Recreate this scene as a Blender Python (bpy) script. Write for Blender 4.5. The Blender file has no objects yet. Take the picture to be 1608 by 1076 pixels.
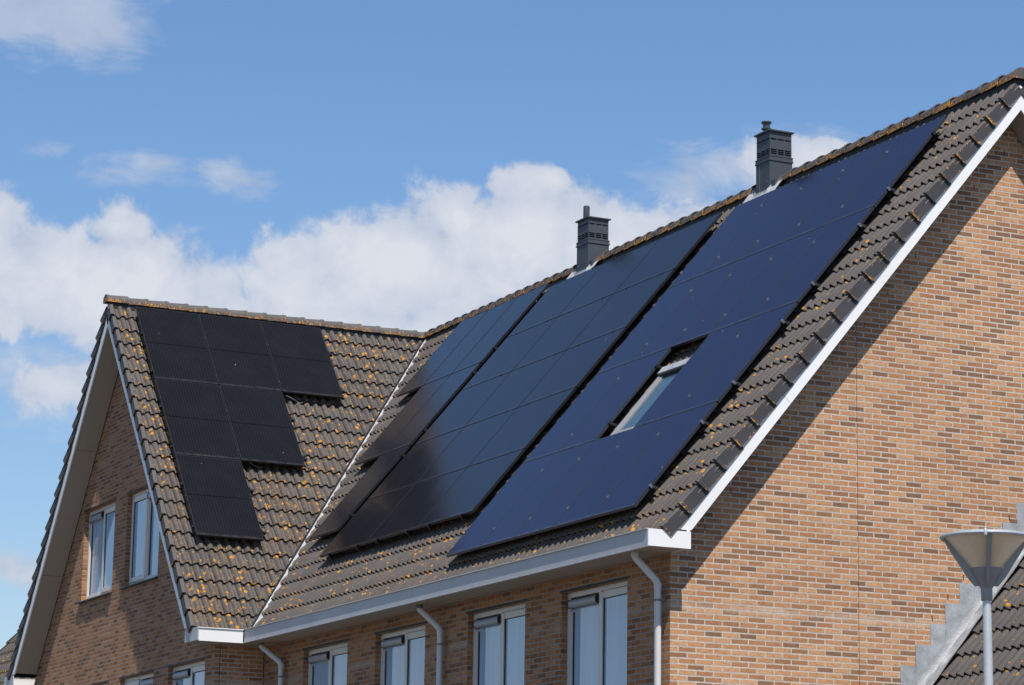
import bpy, bmesh, math, random
from mathutils import Vector, Matrix
random.seed(7)
R = math.radians
scene = bpy.context.scene
COL = scene.collection
PI = math.pi

# ------------------------------------------------------------------ camera
CAM = Vector((26.16866, -14.52386, -4.35397))
cR = Vector((0.0, 0.0, 0.0)); yaw, pit, rol, FPX = 1.11948, 0.20863, 0.01607, 4409.48
cF = Vector((-math.sin(yaw) * math.cos(pit), math.cos(yaw) * math.cos(pit), math.sin(pit)))
r0 = cF.cross(Vector((0, 0, 1))).normalized(); u0_ = r0.cross(cF)
cR = r0 * math.cos(rol) + u0_ * math.sin(rol); cU = -r0 * math.sin(rol) + u0_ * math.cos(rol)
cam_d = bpy.data.cameras.new('camera'); cam_d.sensor_width = 36.0; cam_d.lens = 36.0 * FPX / 1608.0
cam_d.clip_start = 0.1; cam_d.clip_end = 5000
cam = bpy.data.objects.new('camera', cam_d); COL.objects.link(cam)
cam.matrix_world = Matrix(((cR.x, cU.x, -cF.x, CAM.x), (cR.y, cU.y, -cF.y, CAM.y), (cR.z, cU.z, -cF.z, CAM.z), (0, 0, 0, 1)))
scene.camera = cam

# ------------------------------------------------------------------ light
SUN = Vector((0.38, -0.105, 0.633)).normalized()      # towards the sun
SUN_STRENGTH = 5.0; SKY_STRENGTH = 0.098; EXPOSURE = 0.24
sd = bpy.data.lights.new('sun', 'SUN'); sd.energy = SUN_STRENGTH; sd.angle = R(0.53); sd.color = (1.0, 0.935, 0.85)
so = bpy.data.objects.new('sun', sd); COL.objects.link(so); so.location = SUN * 60
so.rotation_euler = SUN.to_track_quat('Z', 'Y').to_euler()
vs = scene.view_settings
vs.view_transform = 'Standard'; vs.look = 'None'; vs.exposure = EXPOSURE; vs.gamma = 1.0
try: vs.use_curve_mapping = False
except Exception: pass

class NT:
    """small helper round a node tree"""
    def __init__(s, nt): s.nt = nt; s.n = nt.nodes; s.l = nt.links
    def add(s, t, **kw):
        n = s.n.new(t)
        for k, v in kw.items(): setattr(n, k, v)
        return n
    def put(s, sock, v):
        if isinstance(v, bpy.types.NodeSocket): s.l.new(v, sock)
        elif isinstance(v, (tuple, list)) and len(v) == 3 and sock.type == 'RGBA': sock.default_value = (*v, 1)
        elif v is not None: sock.default_value = v
    def m(s, op, a=None, b=None, c=None, clamp=False):
        n = s.add('ShaderNodeMath', operation=op, use_clamp=clamp)
        for i, v in enumerate((a, b, c)):
            if v is not None: s.put(n.inputs[i], v)
        return n.outputs[0]
    def vm(s, op, a=None, b=None, scale=None):
        n = s.add('ShaderNodeVectorMath', operation=op)
        if a is not None: s.put(n.inputs[0], a)
        if b is not None: s.put(n.inputs[1], b)
        if scale is not None: s.put(n.inputs['Scale'], scale)
        return n.outputs['Value'] if op in ('LENGTH', 'DOT_PRODUCT', 'DISTANCE') else n.outputs[0]
    def mix(s, f, a, b, blend='MIX'):
        n = s.add('ShaderNodeMix', data_type='RGBA', blend_type=blend)
        s.put(n.inputs[0], f); s.put(n.inputs[6], a); s.put(n.inputs[7], b)
        return n.outputs[2]
    def noise(s, vec, scale, detail=3, rough=0.5, dist=0.0, out='Fac'):
        n = s.add('ShaderNodeTexNoise')
        if vec is not None: s.l.new(vec, n.inputs['Vector'])
        n.inputs['Scale'].default_value = scale; n.inputs['Detail'].default_value = detail
        n.inputs['Roughness'].default_value = rough; n.inputs['Distortion'].default_value = dist
        return n.outputs[0] if out == 'Fac' else n.outputs['Color']
    def vor(s, vec, scale, rnd=1.0):
        n = s.add('ShaderNodeTexVoronoi'); s.l.new(vec, n.inputs['Vector'])
        n.inputs['Scale'].default_value = scale; n.inputs['Randomness'].default_value = rnd
        return n
    def ramp(s, f, stops, interp='LINEAR'):
        n = s.add('ShaderNodeValToRGB'); cr = n.color_ramp; cr.interpolation = interp
        while len(cr.elements) > 1: cr.elements.remove(cr.elements[-1])
        cr.elements[0].position = stops[0][0]; cr.elements[0].color = (*stops[0][1], 1) if len(stops[0][1]) == 3 else stops[0][1]
        for p, c in stops[1:]:
            e = cr.elements.new(p); e.color = (*c, 1)
        s.l.new(f, n.inputs[0]); return n.outputs[0]
    def mr(s, v, a, b, c=0.0, d=1.0, smooth=False):
        n = s.add('ShaderNodeMapRange', clamp=True)
        if smooth: n.interpolation_type = 'SMOOTHSTEP'
        s.put(n.inputs[0], v)
        for i, x in enumerate((a, b, c, d)): s.put(n.inputs[1 + i], x)
        return n.outputs[0]
    def sep(s, v):
        n = s.add('ShaderNodeSeparateXYZ'); s.l.new(v, n.inputs[0]); return n.outputs
    def comb(s, x=0.0, y=0.0, z=0.0):
        n = s.add('ShaderNodeCombineXYZ'); s.put(n.inputs[0], x); s.put(n.inputs[1], y); s.put(n.inputs[2], z); return n.outputs[0]

# ------------------------------------------------------------------ sky
world = bpy.data.worlds.new('World'); scene.world = world; world.use_nodes = True
w = NT(world.node_tree); w.n.clear()
sky = w.add('ShaderNodeTexSky', sky_type='NISHITA'); sky.sun_disc = False
sky.sun_elevation = math.asin(SUN.z); sky.sun_rotation = math.atan2(SUN.x, SUN.y)
sky.altitude = 50; sky.air_density = 1.0; sky.dust_density = 0.1; sky.ozone_density = 2.0
dirv = w.add('ShaderNodeTexCoord').outputs['Generated']
x_, y_, z_ = w.sep(dirv)
az = w.m('MULTIPLY', w.m('ARCTAN2', x_, y_), 180 / PI)
el = w.m('MULTIPLY', w.m('ARCSINE', z_), 180 / PI)
azs = w.m('MULTIPLY', az, 0.966)
P2 = w.comb(azs, el, 0.0)
warp = w.noise(P2, 0.55, 3, 0.55, out='Color')
P2w = w.vm('ADD', P2, w.vm('SCALE', w.vm('SUBTRACT', warp, (0.5, 0.5, 0.5)), scale=1.1))
# cumulus banks: azimuth, elevation, half width, half height (degrees), weight
BANK = [(-66.6, 13.3, 3.3, 1.35, 1), (-63.9, 13.9, 2.7, 1.45, 1), (-68.4, 13.0, 1.7, 1.25, 1), (-62.0, 13.5, 2.3, 1.35, 1), (-63.85, 15.2, .85, .62, 1.0),
        (-60.3, 14.45, 1.5, .8, .75), (-73.3, 12.9, 3.2, 1.35, 1), (-74.9, 13.9, 1.0, .9, .9), (-70.9, 12.6, 1.8, 1.0, .9), (-72.4, 14.0, 1.0, .65, .9),
        (-73.4, 10.7, 2.3, 1.0, .66), (-74.1, 7.1, .9, .7, .65), (-66.5, 11.6, 6.0, 1.3, 1), (-57.2, 13.6, 3.0, 1.2, .55), (-80.0, 12.5, 3.5, 1.4, 1), (-57.9, 15.75, 1.9, .55, .92)]
VEIL = [(-74.9, 18.3, 2.6, 1.0, 1.15), (-73.2, 18.0, 1.5, .8, 1.0), (-73.6, 10.7, 2.4, 1.1, .8), (-59.6, 15.7, 1.9, .75, .80), (-57.3, 16.0, 1.9, .5, .85), (-60.9, 15.2, 1.4, .8, .7), (-72.2, 15.15, 1.4, .42, .88), (-70.3, 15.2, 1.1, .42, .86), (-73.9, 15.5, .8, .3, .55), (-62.6, 14.9, 1.5, .7, .5)]
def field(items, P):
    acc = None
    sx, sy, _ = w.sep(P)
    for (a0, e0, ra, re, wt) in items:
        dx = w.m('DIVIDE', w.m('SUBTRACT', sx, a0 * 0.966), ra * 0.966)
        dy = w.m('DIVIDE', w.m('SUBTRACT', sy, e0), re)
        d2 = w.m('ADD', w.m('MULTIPLY', dx, dx), w.m('MULTIPLY', dy, dy))
        v = w.m('MULTIPLY', w.m('EXPONENT', w.m('MULTIPLY', d2, -0.75)), wt)
        acc = v if acc is None else w.m('MAXIMUM', acc, v)
    return acc
fb = w.noise(P2, 0.9, 9, 0.60, 0.25)
fb2 = w.noise(w.comb(azs, w.m('MULTIPLY', el, 1.8), 3.0), 0.5, 9, 0.66, 0.6)
bank = w.m('ADD', field(BANK, P2w), w.m('MULTIPLY', w.m('SUBTRACT', fb, 0.5), 1.05))
veil = w.m('ADD', field(VEIL, P2w), w.m('MULTIPLY', w.m('SUBTRACT', fb2, 0.5), 1.5))
# scattered low cloud elsewhere round the horizon
far = w.noise(w.comb(w.m('MULTIPLY', azs, 0.5), el, 9.0), 0.16, 8, 0.6, 0.3)
fmask = w.m('MULTIPLY', w.mr(el, 16.0, 5.0), w.m('ADD', w.mr(azs, -50.0, -44.0), w.mr(azs, -80.0, -88.0)), clamp=True)
farc = w.m('MULTIPLY', w.mr(far, 0.52, 0.66), w.m('MULTIPLY', fmask, 0.6))
dens = w.m('MAXIMUM', w.mr(bank, 0.42, 0.66, smooth=True), w.m('MULTIPLY', w.mr(veil, 0.35, 0.95, smooth=True), 0.72))
dens = w.m('MAXIMUM', dens, farc)
shade = w.noise(P2w, 0.75, 6, 0.55, 0.2)
core = w.mr(bank, 0.45, 1.05)
cl = w.ramp(w.m('ADD', w.m('MULTIPLY', shade, 0.75), w.m('MULTIPLY', core, 0.35)), [(0.25, (0.43, 0.49, 0.61)), (0.5, (0.57, 0.615, 0.71)), (0.75, (0.70, 0.72, 0.77))])
air = w.mix(w.mr(el, 4.0, 16.0), (0.90, 0.90, 0.92), (0.87, 1.05, 1.20))
skyc = w.mix(1.0, w.vm('SCALE', sky.outputs[0], scale=SKY_STRENGTH), air, 'MULTIPLY')
bgs = w.add('ShaderNodeBackground'); w.l.new(skyc, bgs.inputs[0])
bgc = w.add('ShaderNodeBackground'); w.l.new(cl, bgc.inputs[0]); bgc.inputs[1].default_value = 0.90
mx = w.add('ShaderNodeMixShader'); w.l.new(w.m('MULTIPLY', dens, 0.94), mx.inputs[0]); w.l.new(bgs.outputs[0], mx.inputs[1]); w.l.new(bgc.outputs[0], mx.inputs[2])
w.l.new(mx.outputs[0], w.add('ShaderNodeOutputWorld').inputs[0])

# ------------------------------------------------------------------ materials
def mat(name, color=(0.5, 0.5, 0.5), rough=0.6, metal=0.0, var=0.12, vscale=3.0, bump=0.0, bscale=60.0, ior=None, spec=None):
    m = bpy.data.materials.new(name); m.use_nodes = True
    t = NT(m.node_tree); b = t.n['Principled BSDF']
    co = t.add('ShaderNodeTexCoord').outputs['Object']
    n = t.noise(co, vscale, 6, 0.6)
    n2 = t.noise(co, vscale * 9, 3, 0.6)
    f = t.m('ADD', t.m('MULTIPLY', n, 0.7), t.m('MULTIPLY', n2, 0.3))
    k = t.mr(f, 0.3, 0.7, 1 - var, 1 + var)
    t.l.new(t.vm('SCALE', tuple(color), scale=k), b.inputs['Base Color'])
    t.put(b.inputs['Roughness'], t.mr(n2, 0.2, 0.8, max(0, rough - 0.06), min(1, rough + 0.06)))
    b.inputs['Metallic'].default_value = metal
    if ior: b.inputs['IOR'].default_value = ior
    if spec is not None: b.inputs['Specular IOR Level'].default_value = spec
    if bump:
        bp = t.add('ShaderNodeBump'); bp.inputs['Strength'].default_value = 1.0; bp.inputs['Distance'].default_value = bump
        t.l.new(t.noise(co, bscale, 4, 0.6), bp.inputs['Height']); t.l.new(bp.outputs[0], b.inputs['Normal'])
    return m

def brick_mat(name, ou, ov, light=1.0, mk=1.0, tint=(1, 1, 1), shift=0.0):
    m = bpy.data.materials.new(name); m.use_nodes = True
    t = NT(m.node_tree); b = t.n['Principled BSDF']
    uv = t.add('ShaderNodeUVMap').outputs[0]
    uv3 = t.vm('SUBTRACT', uv, (ou, ov, 0.0))
    wob = t.noise(uv3, 22.0, 2, 0.5, out='Color')
    uvw = t.vm('ADD', uv3, t.vm('SCALE', t.vm('SUBTRACT', wob, (0.5, 0.5, 0.5)), scale=0.006))
    br = t.add('ShaderNodeTexBrick', offset=0.5, offset_frequency=2, squash=1.0)
    t.l.new(uvw, br.inputs['Vector'])
    br.inputs['Color1'].default_value = (0, 0, 0, 1); br.inputs['Color2'].default_value = (1, 1, 1, 1); br.inputs['Mortar'].default_value = (0.5, 0.5, 0.5, 1)
    br.inputs['Scale'].default_value = 1.0; br.inputs['Mortar Size'].default_value = 0.0088; br.inputs['Mortar Smooth'].default_value = 0.10
    br.inputs['Bias'].default_value = 0.0; br.inputs['Brick Width'].default_value = 0.2197; br.inputs['Row Height'].default_value = 0.0623
    # second random number for each brick
    x, y, _ = t.sep(uv3)
    row = t.m('FLOOR', t.m('DIVIDE', y, 0.0623))
    sh = t.m('MULTIPLY', t.m('SUBTRACT', 1.0, t.m('MODULO', t.m('ADD', row, 4000.0), 2.0)), 0.5)
    cell = t.m('FLOOR', t.m('ADD', t.m('DIVIDE', x, 0.2197), sh))
    wn = t.add('ShaderNodeTexWhiteNoise', noise_dimensions='2D'); t.l.new(t.comb(cell, row, 0.0), wn.inputs['Vector'])
    rnd = wn.outputs['Value']
    mott = t.noise(uv3, 26.0, 5, 0.65); blot = t.noise(uv3, 9.0, 3, 0.6, 0.4); fine = t.noise(uv3, 240.0, 3, 0.7)
    sel = t.m('ADD', t.m('ADD', rnd, shift), t.m('MULTIPLY', t.m('SUBTRACT', blot, 0.5), 0.30))
    base = t.ramp(sel, [(0.0, (0.19, 0.11, 0.07)), (0.07, (0.245, 0.135, 0.083)), (0.16, (0.31, 0.155, 0.085)), (0.30, (0.385, 0.185, 0.095)),
                        (0.48, (0.455, 0.225, 0.115)), (0.74, (0.515, 0.275, 0.145)), (1.0, (0.56, 0.33, 0.19))])
    base = t.mix(t.mr(mott, 0.56, 0.78, 0, 0.25), base, (0.60, 0.38, 0.22))
    base = t.mix(t.mr(t.noise(t.vm('MULTIPLY', uv3, (0.6, 1.3, 1.0)), 30.0, 5, 0.75), 0.50, 0.33, 0, 0.8), base, (0.24, 0.11, 0.06))
    base = t.mix(t.mr(fine, 0.56, 0.70, 0, 0.6), base, (0.14, 0.08, 0.055))
    base = t.mix(1.0, base, tuple(tint), 'MULTIPLY')
    mort = t.mix(t.mr(mott, 0.3, 0.7), (0.44 * mk, 0.385 * mk, 0.33 * mk), (0.58 * mk, 0.515 * mk, 0.44 * mk))
    # soft lime bloom along some courses and weather staining
    xb, yb, _ = t.sep(uv)
    bl = t.m('MULTIPLY', t.mr(t.m('ABSOLUTE', t.m('ADD', yb, 0.80)), 0.075, 0.0, smooth=True), t.mr(t.noise(uv3, 1.6, 5, 0.7), 0.35, 0.55))
    bl2 = t.mr(t.noise(t.vm('MULTIPLY', uv3, (0.5, 1.6, 1.0)), 1.5, 7, 0.72), 0.62, 0.80, 0, 0.4)
    base = t.mix(t.m('MULTIPLY', t.m('ADD', t.m('MULTIPLY', bl, 0.75), bl2, clamp=True), t.mr(mott, 0.3, 0.6, 0.5, 1.0)), base, (0.56, 0.46, 0.36))
    base = t.mix(t.mr(t.noise(t.vm('MULTIPLY', uv3, (1.0, 1.6, 1.0)), 13.0, 3, 0.6), 0.60, 0.72, 0, 0.6), base, (0.25, 0.13, 0.08))
    large = t.mr(t.noise(uv3, 0.45, 5, 0.6), 0.3, 0.7, 0.90, 1.08)
    col = t.mix(br.outputs['Fac'], base, mort)
    t.l.new(t.vm('SCALE', col, scale=t.m('MULTIPLY', large, light)), b.inputs['Base Color'])
    b.inputs['Roughness'].default_value = 0.92; b.inputs['Specular IOR Level'].default_value = 0.25
    hgt = t.m('ADD', t.m('MULTIPLY', t.m('SUBTRACT', 1.0, br.outputs['Fac']), 1.0), t.m('ADD', t.m('MULTIPLY', mott, 0.35), t.m('MULTIPLY', fine, 0.2)))
    hgt = t.m('ADD', hgt, t.m('MULTIPLY', rnd, 0.3))
    bp = t.add('ShaderNodeBump'); bp.inputs['Strength'].default_value = 1.0; bp.inputs['Distance'].default_value = 0.009
    t.l.new(hgt, bp.inputs['Height']); t.l.new(bp.outputs[0], b.inputs['Normal'])
    return m

def tile_mat(name, dens, lo, hi, gauge=0.3375, tone=(0.082, 0.073, 0.067), l1s=11.0, more=0.0):
    """weathered concrete tile: uv = metres along the eave, metres up the slope. lichen from dens (low s) .. (high s)"""
    m = bpy.data.materials.new(name); m.use_nodes = True
    t = NT(m.node_tree); b = t.n['Principled BSDF']
    uv = t.add('ShaderNodeUVMap').outputs[0]
    co = t.add('ShaderNodeTexCoord').outputs['Object']
    u, s, _ = t.sep(uv)
    wn = t.add('ShaderNodeTexWhiteNoise', noise_dimensions='2D')
    t.l.new(t.comb(t.m('FLOOR', t.m('DIVIDE', u, 0.3)), t.m('FLOOR', t.m('DIVIDE', t.m('ADD', s, 0.03), gauge)), 0.0), wn.inputs['Vector'])
    tr = wn.outputs['Value']
    streak = t.noise(t.vm('MULTIPLY', uv, (30.0, 2.2, 1.0)), 1.0, 5, 0.65)
    big = t.noise(uv, 0.7, 5, 0.6); fine = t.noise(co, 150.0, 3, 0.7)
    k = t.m('ADD', 0.62, t.m('ADD', t.m('MULTIPLY', tr, 0.20), t.m('MULTIPLY', streak, 0.42)))
    k = t.m('MULTIPLY', k, t.mr(big, 0.3, 0.7, 0.88, 1.12))
    base = t.vm('SCALE', tuple(tone), scale=k)
    base = t.mix(t.mr(fine, 0.35, 0.75, 0.0, 0.30), base, tuple(c * 1.6 for c in tone))
    base = t.mix(t.mr(t.noise(uv, 3.0, 5, 0.7), 0.55, 0.8, 0.0, 0.35), base, (0.12, 0.095, 0.065))
    # lichen
    ph = t.m('FRACT', t.m('DIVIDE', t.m('ADD', s, 0.03), gauge))
    nose = t.mr(ph, 0.22, 0.0, 0.0, 0.06)
    patch = t.noise(uv, 1.1, 4, 0.6)
    vert = t.noise(t.vm('MULTIPLY', uv, (5.0, 0.5, 1.0)), 1.0, 4, 0.6)
    amount = t.m('ADD', t.mr(s, lo, hi, dens[0], dens[1]), t.m('ADD', nose, t.m('ADD', t.mr(patch, 0.35, 0.65, -0.07, 0.06), t.mr(vert, 0.35, 0.65, -0.05, 0.06))))
    thr = t.m('SUBTRACT', 0.80, amount)
    cod = t.vm('ADD', co, t.vm('SCALE', t.vm('SUBTRACT', t.noise(co, 28.0, 3, 0.6, out='Color'), (0.5, 0.5, 0.5)), scale=0.05))
    vr = t.vor(cod, l1s); vc = t.sep(vr.outputs['Color'])
    vr2 = t.vor(cod, l1s * 2.3); vc2 = t.sep(vr2.outputs['Color'])
    pres = t.mr(t.m('ADD', amount, more), 0.01, 0.25, 0.0, 1.0)
    b1 = t.m('MULTIPLY', t.m('LESS_THAN', vc[0], pres), t.m('MULTIPLY', t.m('SUBTRACT', t.m('MULTIPLY', t.m('POWER', vc[1], 1.2), 0.44), vr.outputs['Distance']), 14.0, clamp=True))
    b2 = t.m('MULTIPLY', t.m('LESS_THAN', vc2[0], pres), t.m('MULTIPLY', t.m('SUBTRACT', t.m('MULTIPLY', t.m('POWER', vc2[1], 1.3), 0.34), vr2.outputs['Distance']), 14.0, clamp=True))
    l2 = t.noise(co, 75.0, 3, 0.6)
    f1 = t.m('MAXIMUM', b1, b2)
    f2 = t.m('MULTIPLY', t.m('SUBTRACT', l2, t.m('ADD', thr, 0.025)), 22.0, clamp=True)
    f = t.m('MULTIPLY', t.m('MAXIMUM', f1, t.m('MULTIPLY', f2, 0.7)), t.mr(fine, 0.25, 0.5, 0.35, 1.0))
    lc = t.ramp(t.noise(co, 40.0, 3, 0.6), [(0.3, (0.34, 0.17, 0.045)), (0.5, (0.50, 0.22, 0.02)), (0.7, (0.56, 0.29, 0.04))])
    base = t.mix(f, base, lc)
    wv = t.vor(co, 20.0)
    wsp = t.m('MULTIPLY', t.mr(wv.outputs['Distance'], 0.12, 0.05), t.m('GREATER_THAN', t.sep(wv.outputs['Color'])[0], 0.975))
    base = t.mix(t.m('MULTIPLY', wsp, 0.8), base, (0.42, 0.42, 0.38))
    t.l.new(base, b.inputs['Base Color'])
    t.put(b.inputs['Roughness'], t.mr(streak, 0.3, 0.7, 0.58, 0.82)); b.inputs['Specular IOR Level'].default_value = 0.35
    bp = t.add('ShaderNodeBump'); bp.inputs['Distance'].default_value = 0.003
    t.l.new(t.m('ADD', t.m('MULTIPLY', fine, 0.5), t.m('MULTIPLY', f, 0.8)), bp.inputs['Height']); t.l.new(bp.outputs[0], b.inputs['Normal'])
    return m

def trim_mat(name, tone, lich=0.30, t_scale=0.5, th=0.74):
    """dark painted tile flaps and ridge tiles with a line of lichen on their edges (uv: metres)"""
    m = bpy.data.materials.new(name); m.use_nodes = True
    t = NT(m.node_tree); b = t.n['Principled BSDF']
    co = t.add('ShaderNodeTexCoord').outputs['Object']
    geo = t.add('ShaderNodeNewGeometry')
    big = t.noise(co, 2.5, 5, 0.6); fine = t.noise(co, 110.0, 3, 0.7)
    base = t.vm('SCALE', tuple(tone), scale=t.mr(big, 0.3, 0.7, 0.8, 1.25))
    base = t.mix(t.mr(fine, 0.4, 0.75, 0, 0.3), base, tuple(c * 1.7 for c in tone))
    uv = t.add('ShaderNodeUVMap').outputs[0]
    ex = t.sep(uv)[0]                       # uv.x = closeness to an edge, 0..1
    th2 = t.mr(t.noise(co, 2.2, 3, 0.6), 0.35, 0.65, th + 0.06, th - 0.05)
    thr = t.m('SUBTRACT', th2, t.m('MULTIPLY', ex, lich * t_scale))
    f1 = t.m('MULTIPLY', t.m('SUBTRACT', t.noise(co, 30.0, 4, 0.6, 0.4), thr), 25.0, clamp=True)
    f2 = t.m('MULTIPLY', t.m('SUBTRACT', t.noise(co, 80.0, 3, 0.6), t.m('ADD', thr, 0.02)), 22.0, clamp=True)
    f = t.m('MULTIPLY', t.m('MAXIMUM', f1, f2), t.mr(fine, 0.25, 0.5, 0.4, 1.0))
    lc = t.ramp(t.noise(co, 35.0, 3, 0.6), [(0.3, (0.42, 0.20, 0.08)), (0.5, (0.52, 0.23, 0.03)), (0.7, (0.58, 0.30, 0.04))])
    t.l.new(t.mix(f, base, lc), b.inputs['Base Color'])
    b.inputs['Roughness'].default_value = 0.62; b.inputs['Specular IOR Level'].default_value = 0.35
    bp = t.add('ShaderNodeBump'); bp.inputs['Distance'].default_value = 0.002
    t.l.new(t.m('ADD', fine, f), bp.inputs['Height']); t.l.new(bp.outputs[0], b.inputs['Normal'])
    return m

def cell_mat(name, base, line, pitch_x, rough, ior, stripes=0.5, half=None, grain=0.0, tint=(1, 1, 1), bus=None):
    """solar laminate. uv in metres from the panel's lower left corner"""
    m = bpy.data.materials.new(name); m.use_nodes = True
    t = NT(m.node_tree); b = t.n['Principled BSDF']
    uv = t.add('ShaderNodeUVMap').outputs[0]
    oi = t.add('ShaderNodeObjectInfo'); co = t.add('ShaderNodeTexCoord').outputs['Object']
    off = t.vm('ADD', uv, t.vm('SCALE', (37.0, 17.0, 5.0), scale=oi.outputs['Random']))
    x, y, _ = t.sep(uv)
    st = t.m('ABSOLUTE', t.m('SUBTRACT', t.m('FRACT', t.m('DIVIDE', x, pitch_x)), 0.5))
    sl = t.m('MULTIPLY', t.mr(st, 0.38, 0.5), stripes)
    col = t.mix(sl, tuple(base), tuple(line))
    if bus:
        g = t.m('ABSOLUTE', t.m('SUBTRACT', t.m('FRACT', t.m('DIVIDE', y, bus)), 0.5))
        col = t.mix(t.m('MULTIPLY', t.mr(g, 0.47, 0.5), 0.35), col, tuple(line))
    if half is not None:
        h = t.mr(t.m('ABSOLUTE', t.m('SUBTRACT', y, half)), 0.010, 0.006)
        col = t.mix(h, col, (0.001, 0.001, 0.0015))
    dirt = t.noise(off, 2.0, 6, 0.7)
    col = t.mix(t.mr(dirt, 0.45, 0.8, 0.0, 0.035), col, (0.10, 0.11, 0.13))
    lowd = t.m('MULTIPLY', t.mr(y, 0.05, 0.0), t.mr(t.noise(off, 9.0, 4, 0.7), 0.35, 0.7, 0.0, 0.35))
    col = t.mix(lowd, col, (0.16, 0.15, 0.13))
    vr = t.vor(off, 3.1)
    spot = t.m('MULTIPLY', t.mr(vr.outputs['Distance'], 0.035, 0.022), t.m('GREATER_THAN', t.sep(vr.outputs['Color'])[1], 0.70))
    vr2 = t.vor(t.vm('MULTIPLY', off, (1.0, 0.25, 1.0)), 2.3)
    spot2 = t.m('MULTIPLY', t.mr(vr2.outputs['Distance'], 0.022, 0.014), t.m('GREATER_THAN', t.sep(vr2.outputs['Color'])[0], 0.80))
    sp = t.m('MAXIMUM', spot, spot2)
    col = t.mix(t.m("MULTIPLY", sp, 0.4), col, (0.62, 0.62, 0.58))
    t.l.new(col, b.inputs['Base Color'])
    rr = t.m('ADD', t.mr(dirt, 0.3, 0.8, rough, rough + 0.06), t.m('MULTIPLY', sp, 0.5))
    t.l.new(rr, b.inputs['Roughness'])
    b.inputs['IOR'].default_value = ior; b.inputs['Specular Tint'].default_value = (*tint, 1)
    h = t.noise(off, 1.3, 2, 0.5)
    hh = h
    if grain: hh = t.m('ADD', t.m('MULTIPLY', h, 1.0), t.m('MULTIPLY', t.noise(off, 120.0, 2, 0.6), grain))
    bp = t.add('ShaderNodeBump'); bp.inputs['Distance'].default_value = 0.004; bp.inputs['Strength'].default_value = 0.5
    t.l.new(hh, bp.inputs['Height']); t.l.new(bp.outputs[0], b.inputs['Normal'])
    return m

M = {}
M['brick_gable'] = brick_mat('orange brick gable', 0.621, -0.873, 1.0, 0.97, (0.98, 0.97, 0.92))
M['brick_front_shaded'] = brick_mat('orange brick shade-darkened front', 0.05, -0.873, 0.74, 0.80, (1.04, 0.90, 0.72), 0.04)  # gable brick with the front walls' shade painted in, mortar too
M['tile_main'] = tile_mat('concrete tile main', (0.165, 0.072), 0.2, 4.2, l1s=13.0)
M['tile_wing'] = tile_mat('concrete tile wing', (0.185, 0.122), 3.0, 7.0, l1s=10.5, more=0.06)
M['tile_low'] = tile_mat('concrete tile lower house', (0.12, 0.10), 0, 5, 0.344, (0.075, 0.068, 0.064))
M['verge'] = trim_mat('verge tile', (0.040, 0.039, 0.043), 0.40)
M['ridge'] = trim_mat('ridge tile', (0.080, 0.073, 0.069), 0.46, th=0.735)
M['verge_top'] = trim_mat('verge tile top', (0.078, 0.071, 0.067), 0.30, th=0.76)
M['deck'] = mat('roof underlay', (0.018, 0.017, 0.016), 0.9)
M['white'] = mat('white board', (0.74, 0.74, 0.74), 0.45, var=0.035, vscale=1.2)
M['gutter'] = mat('shade-darkened white cladding', (0.41, 0.415, 0.43), 0.5, var=0.10, vscale=2.2)  # white trim darkened for front faces; their shade is painted in
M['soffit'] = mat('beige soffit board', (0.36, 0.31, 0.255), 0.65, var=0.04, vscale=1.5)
M['lead'] = mat('weathered lead', (0.31, 0.325, 0.35), 0.55, var=0.38, vscale=6, bump=0.004, bscale=14)
M['lead_light'] = mat('pale lead', (0.40, 0.405, 0.415), 0.5, var=0.2, vscale=9, bump=0.006, bscale=18)
M['lead_mid'] = mat('grey lead', (0.21, 0.22, 0.235), 0.5, var=0.25, vscale=9, bump=0.006, bscale=18)
M['pipe'] = mat('grey plastic pipe', (0.54, 0.54, 0.55), 0.38, var=0.05, vscale=4)
M['clip'] = mat('pipe clip', (0.16, 0.165, 0.175), 0.5)
M['frame'] = mat('window frame paint', (0.60, 0.565, 0.53), 0.42, var=0.05, vscale=4)
M['gasket'] = mat('black gasket', (0.012, 0.012, 0.013), 0.6)
M['alu'] = mat('grey aluminium', (0.30, 0.315, 0.35), 0.42, metal=0.2, var=0.05)
M['sill'] = mat('dark stone sill', (0.035, 0.033, 0.033), 0.6, var=0.3, vscale=20)
M['steel'] = mat('black lintel', (0.010, 0.010, 0.011), 0.6)
M['chim'] = mat('slate grey chimney sheet', (0.047, 0.053, 0.062), 0.5, var=0.12, vscale=5)
M['chimdark'] = mat('black vent slot', (0.006, 0.006, 0.007), 0.9)
M['flue'] = mat('charcoal flue', (0.05, 0.054, 0.062), 0.4, var=0.1)
M['panelframe'] = mat('black anodised frame', (0.020, 0.020, 0.024), 0.35, metal=0.3, var=0.1)
M['panelframe_grey'] = mat('grey edged frame', (0.055, 0.06, 0.075), 0.3, metal=0.5, var=0.1)
M['rail'] = mat('black rail', (0.015, 0.015, 0.017), 0.5, metal=0.3)
M['clamp'] = mat('bare clamp', (0.20, 0.205, 0.22), 0.35, metal=0.5)
M['clampdark'] = mat('dark clamp', (0.03, 0.03, 0.033), 0.4, metal=0.4)
M['cell_right'] = cell_mat('blue cells right', (0.0105, 0.0110, 0.035), (0.022, 0.029, 0.072), 0.078, 0.10, 1.30, 0.6, tint=(0.75, 0.70, 1.0))
M['cell_mid'] = cell_mat('blue cells middle', (0.0082, 0.0078, 0.0095), (0.011, 0.010, 0.014), 0.026, 0.12, 1.31, 0.3, tint=(0.95, 0.78, 1.0))
M['cell_valley'] = cell_mat('textured cells valley', (0.010, 0.012, 0.018), (0.014, 0.017, 0.026), 0.026, 0.17, 1.40, 0.3, half=0.89, grain=0.25)
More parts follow.
